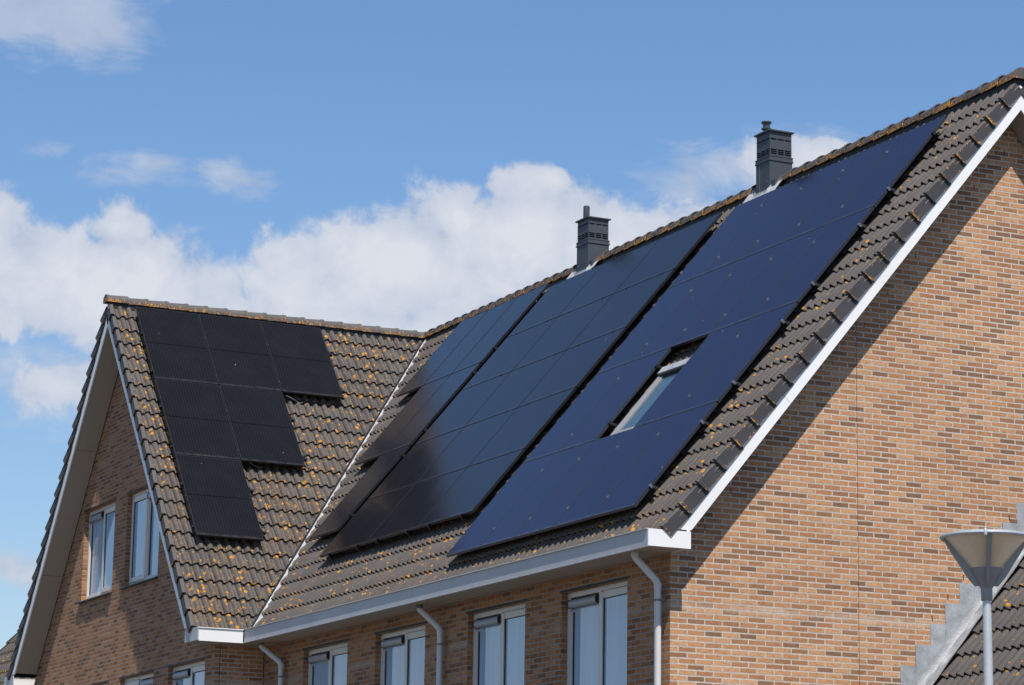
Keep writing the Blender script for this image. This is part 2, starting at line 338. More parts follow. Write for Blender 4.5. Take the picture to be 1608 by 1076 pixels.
M['cell_wing'] = cell_mat('black cells left roof', (0.0085, 0.0076, 0.0078), (0.030, 0.028, 0.029), 0.052, 0.16, 1.30, 0.5, half=0.89, bus=0.052)
M['glass'] = None
M['concrete'] = mat('paving', (0.10, 0.095, 0.085), 0.9, var=0.2, vscale=0.4)

def glass_mat(name, base, ior):
    m = bpy.data.materials.new(name); m.use_nodes = True
    t = NT(m.node_tree); b = t.n['Principled BSDF']; co = t.add('ShaderNodeTexCoord').outputs['Object']
    fold = t.noise(t.vm('MULTIPLY', co, (7.0, 7.0, 0.4)), 1.0, 3, 0.5)
    t.l.new(t.vm('SCALE', tuple(base), scale=t.mr(fold, 0.3, 0.7, 0.9, 1.1)), b.inputs['Base Color'])
    b.inputs['Roughness'].default_value = 0.35; b.inputs['Specular IOR Level'].default_value = 0.0
    b.inputs['Coat Weight'].default_value = 1.0; b.inputs['Coat Roughness'].default_value = 0.01; b.inputs['Coat IOR'].default_value = ior
    bp = t.add('ShaderNodeBump'); bp.inputs['Distance'].default_value = 0.002; bp.inputs['Strength'].default_value = 0.4
    t.l.new(t.noise(co, 1.5, 2, 0.5), bp.inputs['Height']); t.l.new(bp.outputs[0], b.inputs['Coat Normal'])
    return m
M['glass'] = glass_mat('window glass over net curtain', (0.32, 0.46, 0.60), 2.0)
M['skyglass'] = glass_mat('roof window glass', (0.05, 0.10, 0.14), 1.6)
def frost_mat():
    m = bpy.data.materials.new('frosted lamp bowl'); m.use_nodes = True
    t = NT(m.node_tree); b = t.n['Principled BSDF']; co = t.add('ShaderNodeTexCoord').outputs['Object']
    n = t.noise(co, 9.0, 5, 0.6)
    t.l.new(t.mix(t.mr(n, 0.3, 0.7), (0.78, 0.57, 0.39), (0.90, 0.70, 0.50)), b.inputs['Base Color'])
    b.inputs['Roughness'].default_value = 0.3; b.inputs['Transmission Weight'].default_value = 0.25
    return m
M['frost'] = frost_mat()
M['galv'] = mat('galvanised steel', (0.50, 0.52, 0.54), 0.42, metal=0.35, var=0.12, vscale=8)
M['lampgrey'] = mat('grey lamp casting', (0.27, 0.262, 0.262), 0.5, metal=0.1, var=0.1)

# ------------------------------------------------------------------ mesh helpers
WM = {}                                     # world matrix of each empty / object
def empty(name, loc=(0, 0, 0), mw=None, label=None, cat=None, group=None):
    o = bpy.data.objects.new(name, None); COL.objects.link(o); o.empty_display_size = 0.2
    mw = mw or Matrix.Translation(Vector(loc))
    o.matrix_world = mw; WM[o] = mw.copy()
    tag(o, label, cat, group)
    return o
def tag(o, label=None, cat=None, group=None, kind=None):
    if label: o['label'] = label
    if cat: o['category'] = cat
    if group: o['group'] = group
    if kind: o['kind'] = kind
class MB:
    def __init__(s): s.v = []; s.f = []; s.uv = []; s.mi = []
    def face(s, pts, uv=None, mi=0):
        i = len(s.v); pts = [Vector(p) for p in pts]; s.v += pts; s.f.append(list(range(i, i + len(pts)))); s.mi.append(mi)
        if uv is None:
            n = Vector((0, 0, 0))
            for k in range(1, len(pts) - 1): n += (pts[k] - pts[0]).cross(pts[k + 1] - pts[0])
            ax = max(range(3), key=lambda q: abs(n[q]))
            uv = [((p.y, p.z) if ax == 0 else (p.x, p.z) if ax == 1 else (p.x, p.y)) for p in pts]
        s.uv += list(uv)
    def hexa(s, c, mi=0, uv=None):          # c: 8 corners, bottom loop then top loop
        for q in ((0, 3, 2, 1), (4, 5, 6, 7), (0, 1, 5, 4), (1, 2, 6, 5), (2, 3, 7, 6), (3, 0, 4, 7)):
            s.face([c[k] for k in q], mi=mi, uv=[uv] * 4 if uv else None)
    def box(s, x0, x1, y0, y1, z0, z1, mi=0):
        s.hexa([(x0, y0, z0), (x1, y0, z0), (x1, y1, z0), (x0, y1, z0), (x0, y0, z1), (x1, y0, z1), (x1, y1, z1), (x0, y1, z1)], mi)
    def fbox(s, P, u0, u1, s0, s1, h0, h1, mi=0):
        s.hexa([P(u0, s0, h0), P(u1, s0, h0), P(u1, s1, h0), P(u0, s1, h0), P(u0, s0, h1), P(u1, s0, h1), P(u1, s1, h1), P(u0, s1, h1)], mi)
    def prism(s, poly, d, mi=0):            # poly extruded by vector d
        a = [Vector(p) for p in poly]; b = [p + Vector(d) for p in a]; n = len(a)
        s.face(a[::-1], mi=mi); s.face(b, mi=mi)
        for i in range(n): s.face([a[i], a[(i + 1) % n], b[(i + 1) % n], b[i]], mi=mi)
    def rings(s, rings, caps=True, mi=0, uvs=None):
        n = len(rings[0])
        for k in range(len(rings) - 1):
            for i in range(n):
                j = (i + 1) % n; s.face([rings[k][i], rings[k][j], rings[k + 1][j], rings[k + 1][i]], mi=mi)
        if caps: s.face(rings[0][::-1], mi=mi); s.face(rings[-1], mi=mi)
    def lathe(s, c, prof, n=32, mi=0, caps=True):
        c = Vector(c)
        s.rings([[c + Vector((r * math.cos(2 * PI * i / n), r * math.sin(2 * PI * i / n), z)) for i in range(n)] for r, z in prof], caps, mi)
    def tube(s, pts, r, n=16, mi=0):
        pts = [Vector(p) for p in pts]; rr = []
        for k, p in enumerate(pts):
            if k == 0: d = pts[1] - p
            elif k == len(pts) - 1: d = p - pts[k - 1]
            else: d = (pts[k + 1] - p).normalized() + (p - pts[k - 1]).normalized()
            d.normalize(); a = d.cross(Vector((1, 0.01, 0))).normalized(); b = d.cross(a)
            sc = 1.0
            if 0 < k < len(pts) - 1:
                cs = (pts[k + 1] - p).normalized().dot((p - pts[k - 1]).normalized()); sc = 1 / max(0.6, math.sqrt((1 + cs) / 2))
            rr.append([p + (a * math.cos(2 * PI * i / n) + b * math.sin(2 * PI * i / n)) * r for i in range(n)])
        s.rings(rr, True, mi)
    def build(s, name, mats, parent=None, smooth=False, cuts=(), weld=True, bevel=0.0, angle=40):
        me = bpy.data.meshes.new(name)
        inv = WM[parent].inverted() if parent is not None else Matrix()
        me.from_pydata([tuple(inv @ p) for p in s.v], [], s.f)
        ul = me.uv_layers.new(name='UVMap'); flat = []
        for a in s.uv: flat += [a[0], a[1]]
        ul.data.foreach_set('uv', flat)
        me.polygons.foreach_set('material_index', s.mi)
        for m in (mats if isinstance(mats, (list, tuple)) else [mats]): me.materials.append(m)
        bm = bmesh.new(); bm.from_mesh(me)
        if weld: bmesh.ops.remove_doubles(bm, verts=bm.verts, dist=1e-5)
        for co, no in cuts:                 # keeps the side the normal points away from
            bmesh.ops.bisect_plane(bm, geom=bm.verts[:] + bm.edges[:] + bm.faces[:], plane_co=inv @ Vector(co), plane_no=(inv.to_3x3() @ Vector(no)).normalized(), clear_outer=True)
        if bevel:
            es = [e for e in bm.edges if len(e.link_faces) == 2 and e.calc_face_angle(0) > 0.6]
            bmesh.ops.bevel(bm, geom=es, offset=bevel, segments=2, affect='EDGES', profile=0.6)
        bmesh.ops.recalc_face_normals(bm, faces=bm.faces) if not cuts and weld else None
        bm.to_mesh(me); bm.free()
        if smooth:
            me.polygons.foreach_set('use_smooth', [True] * len(me.polygons))
            try: me.set_sharp_from_angle(angle=R(angle))
            except Exception: pass
        o = bpy.data.objects.new(name, me); COL.objects.link(o)
        if parent is not None: o.parent = parent; WM[o] = WM[parent]
        else: WM[o] = Matrix()
        return o

# ------------------------------------------------------------------ dimensions (metres; z=0 is the eave line, street at -6)
A = 0.87651; SA, CA, TA = math.sin(A), math.cos(A), math.tan(A); S = 7.40
D = 4.835; H = D * TA
B = 0.88558; SB, CB, TB = math.sin(B), math.cos(B), math.tan(B)
XE = -12.4165; WX = XE - H / TB; PY = -0.91; SW = 7.345
GROUND = -6.0; G = 0.3375
XG = -0.38; YF = 0.30; YW = -0.48; XW = -12.603; XL = -29.0
def Pm(u, s, h): return Vector((u, s * CA - h * SA, s * SA + h * CA))                 # main front slope
def Pb(u, s, h): return Vector((u, 2 * D - (s * CA - h * SA), s * SA + h * CA))       # main back slope
def Pw(u, s, h): return Vector((XE - s * CB + h * SB, u, s * SB + h * CB))            # wing slope to the right
def Pv(u, s, h): return Vector((2 * WX - (XE - s * CB + h * SB), u, s * SB + h * CB)) # wing slope to the left

ground = MB(); ground.face([(-1500, -1500, GROUND), (1500, -1500, GROUND), (1500, 1500, GROUND), (-1500, 1500, GROUND)])
g = ground.build('ground', M['concrete']); tag(g, 'grey paved street ground around the brick houses', 'ground', kind='structure')

house = empty('brick_house', (-8.0, 4.7, GROUND), label='long orange brick house with dark tiled roofs covered in solar panels', cat='house')

# ------------------------------------------------------------------ tiles
def prof(t):                                # one 150 mm wave, t in 0..1
    return -0.044 + (0.047 * math.sin(PI * t / 0.68) ** 0.75 if t < 0.68 else 0.0)
TS = [0, .06, .12, .2, .27, .34, .41, .48, .56, .62, .68, .80, .93, 1.0]
def tiles(P, u0, u1, rows, smax, g=G, s00=-0.025, dirn=1, skip=None):
    mb = MB(); nt = int(math.ceil((u1 - u0) / 0.30))
    for k in range(rows):
        sa = s00 + k * g
        for i in range(nt):
            uo = u1 - (i + 1) * 0.30 if dirn > 0 else u0 + i * 0.30
            if skip and skip(uo, sa): continue
            js = random.uniform(-.004, .004); jh = random.uniform(-.0025, .0025); jt = random.uniform(-.002, .002)
            cols = []
            for wv in range(2):
                for t in (TS if wv == 0 else TS[1:-1] + [.972, 1.0]):
                    tt = 0.150 * wv + 0.150 * t
                    hh = prof(t) + (0.004 if wv == 1 and 0.74 < t < 0.95 else 0)
                    if tt > 0.296: hh -= 0.014
                    cols.append((uo + 0.0015 + tt * 0.99, hh + jh + jt * (tt / 0.3)))
            s0 = sa + js; s1 = min(sa + g + 0.05, smax)
            if s1 <= s0 + 0.02: continue
            drop = -0.036 * (s1 - s0) / g
            ring = [(s0 + 0.004, -0.015), (s0, -0.011), (s0, -0.003), (s0 + 0.005, 0.0), (s1, drop)]
            base = len(mb.v); nc = len(cols)
            for (ss, dh) in ring:
                for (u, h) in cols: mb.v.append(P(u, ss, h + dh))
            for a in range(len(ring) - 1):
                for c in range(nc - 1):
                    q = [base + a * nc + c, base + a * nc + c + 1, base + (a + 1) * nc + c + 1, base + (a + 1) * nc + c]
                    mb.f.append(q); mb.mi.append(0)
                    sA, sB = ring[a][0], ring[a + 1][0]
                    if a < 3: sA = sB = max(s0, sa) + 0.002
                    mb.uv += [(cols[c][0], sA), (cols[c + 1][0], sA), (cols[c + 1][0], sB), (cols[c][0], sB)]
    return mb
roof_m = None
vr = Vector((XE - WX, -D, 0)).normalized()          # along the right valley in plan
nr = Vector((vr.y, -vr.x, 0))                       # points to the wing side
if nr.x > 0: nr = -nr
VL = Vector((XE, 0, 0))
roof_main = tiles(Pm, XE - 0.1 + -4.75, 0.0, 22, S, skip=lambda u, s: u + 0.3 < XE - (XE - WX) * (s * CA / D) - 0.3).build('roof', M['tile_main'], house, True, cuts=[(VL - nr * 0.060, nr)], weld=False, angle=50)
nl = Vector((-nr.x, nr.y, 0)); VLL = Vector((2 * WX - XE, 0, 0))
roof_far = tiles(Pm, XL, WX, 22, S, skip=lambda u, s: u > (2 * WX - XE) + (XE - WX) * (s * CA / D) + 0.3).build('roof', M['tile_main'], house, True, cuts=[(VLL - nl * 0.075, nl)], weld=False, angle=50)
roof_wing = tiles(Pw, PY, D, 22, SW, dirn=-1, skip=lambda u, s: u > s * CB * D / (XE - WX) + 0.3).build('roof', M['tile_wing'], house, True, cuts=[(VL + nr * 0.010, -nr)], weld=False, angle=50)
roof_wingl = tiles(Pv, PY, D, 22, SW, dirn=-1, skip=lambda u, s: u > s * CB * D / (XE - WX) + 0.3).build('roof', M['tile_wing'], house, True, cuts=[(VLL + nl * 0.035, -nl)], weld=False, angle=50)
roof_back = tiles(Pb, XL, 0.0, 22, S).build('roof', M['tile_main'], house, True, weld=False, angle=50)

# roof decks (underlay) below the tiles
mb = MB()
mb.face([Pm(XE, 0, -.075), Pm(-.045, 0, -.075), Pm(-.045, S - .05, -.075), Pm(WX, S - .05, -.075)]); mb.face([Pm(XL + .05, 0, -.075), Pm(2 * WX - XE, 0, -.075), Pm(WX, S - .05, -.075), Pm(XL + .05, S - .05, -.075)])
mb.face([Pb(XL + .05, 0, -.075), Pb(-.045, 0, -.075), Pb(-.045, S - .05, -.075), Pb(XL + .05, S - .05, -.075)])
mb.face([Pw(PY + .05, 0, -.075), Pw(PY + .05, SW - .05, -.075), Pw(D, SW - .05, -.075), Pw(0, 0, -.075)])
mb.face([Pv(PY + .05, 0, -.075), Pv(PY + .05, SW - .05, -.075), Pv(D, SW - .05, -.075), Pv(0, 0, -.075)])
mb.build('roof_underlay', M['deck'], house)

# verge tiles: a flap hanging over the barge board, its low end standing proud
def verge_tiles(P, u, out, smax, parent, material, g=G):
    rows = 22
    for k in range(rows):
        s0 = -0.028 + k * g + random.uniform(-.004, .004); s1 = min(s0 + g + 0.035, smax)
        if s1 - s0 < 0.1: continue
        ln = (s1 - s0)
        lift0, lift1 = 0.008, 0.008 - 0.040 * ln / g
        x0, x1 = u + out * 0.020, u - out * 0.014
        mb = MB(); th = 0.026; d = 0.148 + random.uniform(-.004, .004)
        # side flap
        for (a, b_, e) in ((0.0, 1.0, 0),):
            pts = []
            for (ss, xx, lf) in ((s0, x0, lift0), (s1, x1, lift1)):
                pts.append((ss, xx, lf))
            (sa, xa, la), (sb, xb, lb) = pts
            n = 6; m_ = 4
            def q(t, w_, side):
                ss = sa + (sb - sa) * t; xx = xa + (xb - xa) * t; lf = la + (lb - la) * t
                return P(xx - out * (th if side else 0), ss, lf - d * w_)
            for i in range(n):
                for j in range(m_):
                    t0, t1, w0, w1 = i / n, (i + 1) / n, j / m_, (j + 1) / m_
                    def e_(t, w_): return max(0, 1 - t * 5, 1 - w_ * 4, (w_ - .75) * 3.2)
                    mb.face([q(t0, w0, 0), q(t1, w0, 0), q(t1, w1, 0), q(t0, w1, 0)], uv=[(e_(t0, w0), 0), (e_(t1, w0), 0), (e_(t1, w1), 0), (e_(t0, w1), 0)])
            mb.face([q(0, 0, 0), q(0, 1, 0), q(0, 1, 1), q(0, 0, 1)], uv=[(.2, 0)] * 4)
            mb.face([q(0, 1, 0), q(1, 1, 0), q(1, 1, 1), q(0, 1, 1)], uv=[(.3, 0)] * 4)
            mb.face([q(0, 0, 1), q(0, 1, 1), q(1, 1, 1), q(1, 0, 1)], uv=[(0, 0)] * 4)
            # rounded top shoulder running into the tile
            prev = None
            for kk in range(6):
                an = kk / 5 * PI * 0.55
                off, up = 0.050 * (1 - math.cos(an)), 0.012 * math.sin(an)
                cur = (off, up)
                if prev:
                    mb.face([P(xa - out * prev[0], sa, la + prev[1]), P(xb - out * prev[0], sb, lb + prev[1]), P(xb - out * cur[0], sb, lb + cur[1]), P(xa - out * cur[0], sa, la + cur[1])], uv=[(.45, 0), (.0, 0), (.0, 0), (.35, 0)], mi=1)
                    mb.face([P(xa - out * prev[0], sa, la + prev[1]), P(xa - out * cur[0], sa, la + cur[1]), P(xa - out * cur[0], sa, la + cur[1] - .02), P(xa - out * prev[0], sa, la + prev[1] - .02)], uv=[(.5, 0)] * 4)
                prev = cur
        mb.build('verge_tile', [material, M['verge_top']], parent, weld=False)
verge_tiles(Pm, 0.0, 1, S, roof_main, M['verge'])
verge_tiles(Pw, PY, -1, SW, roof_wing, M['verge'])
verge_tiles(Pv, PY, -1, SW, roof_wingl, M['verge'])
verge_tiles(Pb, 0.0, 1, S, roof_back, M['verge'])
verge_tiles(Pm, XL, -1, S, roof_far, M['verge'])

# ridge tiles: tapering half rounds, each wide end lying over the next one
def ridge_tile(p0, p1, up, side, r0_, r1_, cap=False):
    mb = MB(); p0, p1 = Vector(p0), Vector(p1); ax = (p1 - p0).normalized(); n = 14
    def ring(p, r, dz=0.0):
        out = []
        for i in range(n + 1):
            an = -0.06 + (PI + 0.12) * i / n
            out.append(p + side * (math.cos(an) * r * 1.02) + up * (math.sin(an) * r * 0.92 + dz - (.024 if i in (0, n) else 0)))
        return out
    L = (p1 - p0).length
    rs = [(0, r0_ - .012), (0, r0_), (.045, r0_), (.055, r0_ - .008), (L, r1_)]
    rr = [ring(p0 + ax * a, r) for a, r in rs]
    for k in range(len(rr) - 1):
        for i in range(n):
            def ee(a, i_): return max(0.0, 1 - abs(i_ - 0) / 3.5, 1 - abs(i_ - n) / 3.5, (1 - rs[a][0] * 14) * 0.6)
            mb.face([rr[k][i], rr[k][i + 1], rr[k + 1][i + 1], rr[k + 1][i]], uv=[(ee(k, i), 0), (ee(k, i + 1), 0), (ee(k + 1, i + 1), 0), (ee(k + 1, i), 0)])
    ri = [ring(p0 + ax * a, r - .012) for a, r in ((0, r0_), (L, r1_))]
    for i in range(n): mb.face([ri[0][i + 1], ri[0][i], ri[1][i], ri[1][i + 1]], uv=[(0, 0)] * 4)
    if cap:
        inner = ring(p0 - ax * 0.004, r0_); mb.face(inner, uv=[(.75 if i in (0, 1, n - 1, n) else .45, 0) for i in range(n + 1)])
    return mb
UP = Vector((0, 0, 1)); RH = 5.742; YR = D
CH = [(-5.65, 4.84), (-10.99, 4.84)]                # chimney centres
mb = MB(); mb.box(WX, -.03, D - .075, D + .075, RH - .12, RH - .018); mb.build('ridge_roll', M['gasket'], house)
mb = MB(); mb.box(WX - .075, WX + .075, PY + .03, D - .076, RH - .12, RH - .018); mb.build('ridge_roll', M['gasket'], house)
k = 0; x = 0.02
while x > WX - 0.05:
    x1 = x - 0.337
    if not any(abs((x + x1) / 2 - c[0]) < 0.335 for c in CH):
        j = random.uniform(-.004, .004)
        o = ridge_tile((x + .0, D + j, RH + .006), (x1 - .05, D + j, RH - .006), UP, Vector((0, 1, 0)), 0.120, 0.098, cap=(k == 0)).build('ridge_tile', M['ridge'], roof_main, True, angle=35)
    x = x1; k += 1
y = PY - 0.03; k = 0
while y < D - 0.15:
    y1 = y + 0.347; j = random.uniform(-.003, .003)
    # the wing's courses run the other way: each piece's far end lies on top
    e0 = 0.020 if k else 0.0
    if k == 0: ridge_tile((WX + j, y, RH + .006), (WX + j, y1 + .02, RH + .008), UP, Vector((1, 0, 0)), 0.113, 0.115, cap=True).build('ridge_tile', M['ridge'], roof_wing, True, angle=35)
    else: ridge_tile((WX + j, y1 + .02, RH + .006), (WX + j, y - .03, RH - .004), UP, Vector((1, 0, 0)), 0.115, 0.098).build('ridge_tile', M['ridge'], roof_wing, True, angle=35)
    y = y1; k += 1
x = WX - 0.4
while x > XL:
    ridge_tile((x, D, RH + .006), (x - .39, D, RH - .004), UP, Vector((0, 1, 0)), 0.118, 0.100).build('ridge_tile', M['ridge'], roof_far, True)
    x -= 0.34

# valley lead: pale strip with an uneven edge
def valley(sign):
    mb = MB(); n = 70; pr = None
    for i in range(n + 1):
        t = i / n; x = XE + (WX - XE) * t; yy = D * t; z = H * t
        nn = Vector((-nr.x, -nr.y, 0))
        wv = 0.012 * math.sin(t * 61) + random.uniform(-.008, .008)
        row = [Vector((x, yy, z)) + nr * 0.10, Vector((x, yy, z)) + nr * 0.05, Vector((x, yy, z)), Vector((x, yy, z)) - nr * (0.050 + wv), Vector((x, yy, z)) - nr * 0.10]
        zz = []
        for jj, p in enumerate(row):
            zm = p.y * TA; zw = H - (p.x - WX) * TB
            zz.append(max(zm, zw) + (-.13, -.11, -.055, -.012 + wv * .3, -.10)[jj])
        row = [Vector((p.x, p.y, zz[jj])) for jj, p in enumerate(row)]
        if sign < 0: row = [Vector((2 * WX - p.x, p.y, p.z)) for p in row]
        if pr:
            for jj in range(4): mb.face([pr[jj], pr[jj + 1], row[jj + 1], row[jj]])
        pr = row
    return mb.build('valley_flashing', M['lead_light'], house, True)
valley(1); valley(-1)
for sgn in (1, -1):
    mb = MB(); pr = None
    for i in range(90):
        t = i / 89; p = Vector((XE + (WX - XE) * t, D * t, 0)) + nr * 0.008; zw = H - (p.x - WX) * TB; sw_ = zw / SB
        top = zw - .010 - .020 * (((sw_ + .025) / G) % 1.0) + random.uniform(-.004, .004)
        a, b_ = Vector((p.x, p.y, H * t - .055)), Vector((p.x, p.y, top))
        a2, b2 = a + nr * .02, b_ + nr * .02
        if sgn < 0: a, b_, a2, b2 = [Vector((2 * WX - q.x, q.y, q.z)) for q in (a, b_, a2, b2)]
        if pr: mb.face([pr[0], a, b_, pr[1]]); mb.face([pr[1], b_, b2, pr[2]])
        pr = (a, b_, b2)
    mb.build('valley_gap_shade', M['gasket'], house)  # black strip standing in for the shade under the cut tile edges

# ------------------------------------------------------------------ barge boards, soffits
HB, HT = -0.294, -0.098
def sy(h): return (D + h * SA) / CA
def barge(P, u, out, zcut, name='barge_board', seams=(1.393,), mats=None):
    """strip along the slope in the plane of the gable; ends level at zcut, meets its twin at the ridge"""
    s_bt = (zcut - HB * CA) / SA; s_tt = (zcut - HT * CA) / SA
    cuts = [None] + list(seams) + [None]
    for i in range(len(cuts) - 1):
        a, b_ = cuts[i], cuts[i + 1]
        t0 = s_tt if a is None else a + .0025; b0 = s_bt if a is None else a + .0025
        t1 = sy(HT) if b_ is None else b_ - .0025; b1 = sy(HB) if b_ is None else b_ - .0025
        mb = MB(); pl = [P(u, b0, HB), P(u, b1, HB), P(u, t1, HT), P(u, t0, HT)]
        dv = P(u - out * 0.022, 0, 0) - P(u, 0, 0)
        mb.prism(pl, dv); mb.build(name, mats or M['white'], house)
barge(Pm, -0.022, 1, -0.03, seams=(2.18,)); barge(Pb, -0.022, 1, -0.03, seams=(2.18,))
barge(Pw, PY + .022, -1, -0.03, seams=(2.5,)); barge(Pv, PY + .022, -1, -0.03, seams=(2.5, 5.0))
def soff(P, u0, u1, seams, s0=0.22):
    e = [s0] + list(seams) + [sy(-.285)]
    for i in range(len(e) - 1):
        mb = MB(); mb.fbox(P, u0, u1, e[i] + (.004 if i else 0), e[i + 1] - (.004 if i < len(e) - 2 else 0), -.285, -.270)
        mb.build('soffit_board', M['soffit'], house)
soff(Pm, XG + .014, -.045, (2.5, 5.0)); soff(Pb, XG + .014, -.045, (2.5, 5.0))
soff(Pv, PY + .045, YW - .014, (2.02 + .23, 4.52 + .23)); soff(Pw, PY + .045, YW - .014, (2.25, 4.75))
# dark closing strips between soffit and wall
for P, a, b_ in ((Pm, XG - .05, XG + .02), (Pb, XG - .05, XG + .02), (Pv, YW + .05, YW - .02), (Pw, YW + .05, YW - .02)): 
    mb = MB(); mb.fbox(P, min(a, b_), max(a, b_), .15, sy(-.255), -.262, -.250); mb.build('closing_strip', M['gasket'], house)

# ------------------------------------------------------------------ walls
def wall_cells(mb, horiz, us, zs, holes, fixed, depth, outward):
    """front face in cells with window openings and brick reveals. horiz 'x': wall in plane y=fixed"""
    for i in range(len(us) - 1):
        for j in range(len(zs) - 1):
            uc, zc = (us[i] + us[i + 1]) / 2, (zs[j] + zs[j + 1]) / 2
            if any(h[0] < uc < h[1] and h[2] < zc < h[3] for h in holes): continue
            mb.face([(us[i], fixed, zs[j]), (us[i + 1], fixed, zs[j]), (us[i + 1], fixed, zs[j + 1]), (us[i], fixed, zs[j + 1])])
    for (a, b_, c, d) in holes:
        y0, y1 = fixed, fixed + depth
        mb.face([(a, y0, c), (a, y1, c), (a, y1, d), (a, y0, d)]); mb.face([(b_, y1, c), (b_, y0, c), (b_, y0, d), (b_, y1, d)])
        mb.face([(a, y0, d), (a, y1, d), (b_, y1, d), (b_, y0, d)]); mb.face([(a, y1, c), (a, y0, c), (b_, y0, c), (b_, y1, c)])
WW = 1.615
FW = [(-2.975, 1), (-5.55, 1), (-8.455, 1), (-11.04, 1)]
holes_f = [(x, x + WW, -1.93, -0.415) for x, _ in FW]
us = sorted(set([XW, XG] + [v for h in holes_f for v in h[:2]])); zs = [GROUND, -1.93, -0.415, -0.22]
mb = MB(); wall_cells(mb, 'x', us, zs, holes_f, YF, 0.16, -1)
mb.build('wall', M['brick_front_shaded'], house, weld=False)
WG = [(-19.21, 1.04, 2.545, 1), (-16.94, 1.05, 2.545, 0), (-14.61, -1.93, -.425, 1), (-16.94, -1.93, -.43, 0), (-19.21, -1.93, -.43, 1)]
holes_w = [(x, x + (1.64), z0, z1) for x, z0, z1, k_ in WG]
XWL = 2 * WX - XW
us = sorted(set([XWL, XW] + [v for h in holes_w for v in h[:2]])); zs = sorted(set([GROUND, -.22, H] + [v for h in holes_w for v in h[2:]]))
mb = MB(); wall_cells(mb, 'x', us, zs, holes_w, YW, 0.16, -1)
mb.build('wall', M['brick_front_shaded'], house, weld=False, cuts=[(Pw(0, 3, -.262), (SB, 0, CB)), (Pv(0, 3, -.262), (-SB, 0, CB))])
mb = MB(); mb.face([(XW, YW, GROUND), (XW, YF, GROUND), (XW, YF, -.22), (XW, YW, -.22)]); mb.build('wall', M['brick_gable'], house, weld=False)
mb = MB(); mb.face([(XWL, YF, GROUND), (XWL, YW, GROUND), (XWL, YW, -.22), (XWL, YF, -.22)]); mb.build('wall', M['brick_gable'], house, weld=False)
# right gable wall as one polygon under the roof line
yb = 2 * D - YF
def gab(x, m_):
    mb = MB(); s_ = sy(-.262)
    tops = [Pm(x, s_, -.262)]
    e = Pm(x, (YF + -.262 * SA) / CA, -.262)
    mb.face([(x, YF, GROUND), (x, yb, GROUND), (x, yb, e.z), (x, D, tops[0].z), (x, YF, e.z)])
    return mb.build('wall', m_, house, weld=False)
gable_wall = gab(XG, M['brick_gable']); gab(XL + .38, M['brick_gable'])
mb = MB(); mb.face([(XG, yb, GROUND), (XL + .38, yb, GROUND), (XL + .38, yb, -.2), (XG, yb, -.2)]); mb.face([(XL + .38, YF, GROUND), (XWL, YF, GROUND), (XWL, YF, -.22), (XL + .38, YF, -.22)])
mb.build('wall', M['brick_front_shaded'], house, weld=False)
# movement joints and weep slots
def strip(pts, r, name, m_): 
    for p in pts:
        pass
mb = MB(); mb.box(XG - .01, XG + .0015, 2.713, 2.719, GROUND, 2.93); mb.build('movement_joint', M['gasket'], gable_wall)
mb = MB(); mb.box(XW - .01, XW + .002, -.388, -.380, GROUND, -.23); mb.build('movement_joint', M['gasket'], house)
mb = MB(); mb.box(XW - .002, XW + .01, YF - .008, YF + .002, GROUND, -.23); mb.build('movement_joint', M['gasket'], house)
WEEP = [(4.838, 4.898), (4.392, 4.414), (3.943, 3.952), (3.55, 3.48), (3.155, 3.006), (2.825, 2.574), (2.388, 2.092), (1.949, 1.591), (1.390, 0.921), (1.060, 0.507), (0.731, 0.070), (4.797, 0.500), (4.141, -0.242), (3.922, -0.485), (3.703, -0.738)]
for (yy, zz) in WEEP:
    mb = MB(); mb.box(XG - .01, XG + .003, yy - .005, yy + .005, zz - .030, zz + .030); mb.build('weep_slot', M['gasket'], gable_wall)

# ------------------------------------------------------------------ eaves box gutters
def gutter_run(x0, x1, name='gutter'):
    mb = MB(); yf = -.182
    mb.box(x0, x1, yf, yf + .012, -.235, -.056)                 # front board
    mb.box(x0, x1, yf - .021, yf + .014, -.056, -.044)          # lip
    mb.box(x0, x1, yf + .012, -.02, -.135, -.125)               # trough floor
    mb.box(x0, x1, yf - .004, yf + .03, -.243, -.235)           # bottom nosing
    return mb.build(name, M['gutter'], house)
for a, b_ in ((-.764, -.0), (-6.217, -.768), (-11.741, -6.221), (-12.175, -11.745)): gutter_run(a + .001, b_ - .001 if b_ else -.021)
gutter_run(XL + .02, XWL - .43)
for a, b_ in ((-3.2, -.021), (-6.4, -3.205), (-9.6, -6.405), (XW + .003, -9.605)):
    mb = MB(); mb.box(a, b_, -.150, YF, -.233, -.221); mb.build('soffit_board', M['soffit'], house)
# end box on the right corner
def endcap(x0, x1, y0, y1, zt=-.050, zb=-.236):
    mb = MB(); mb.box(x0, x1, y0, y1, zb, zt); return mb.build('gutter_end', M['white'], house)
endcap(-.020, 0.0, -.183, .34); endcap(XL + .0, XL + .02, -.183, .34)
mb = MB(); mb.box(XG, -.021, YF + .002, .338, -.234, -.03); mb.build('eaves_closer', M['white'], house)
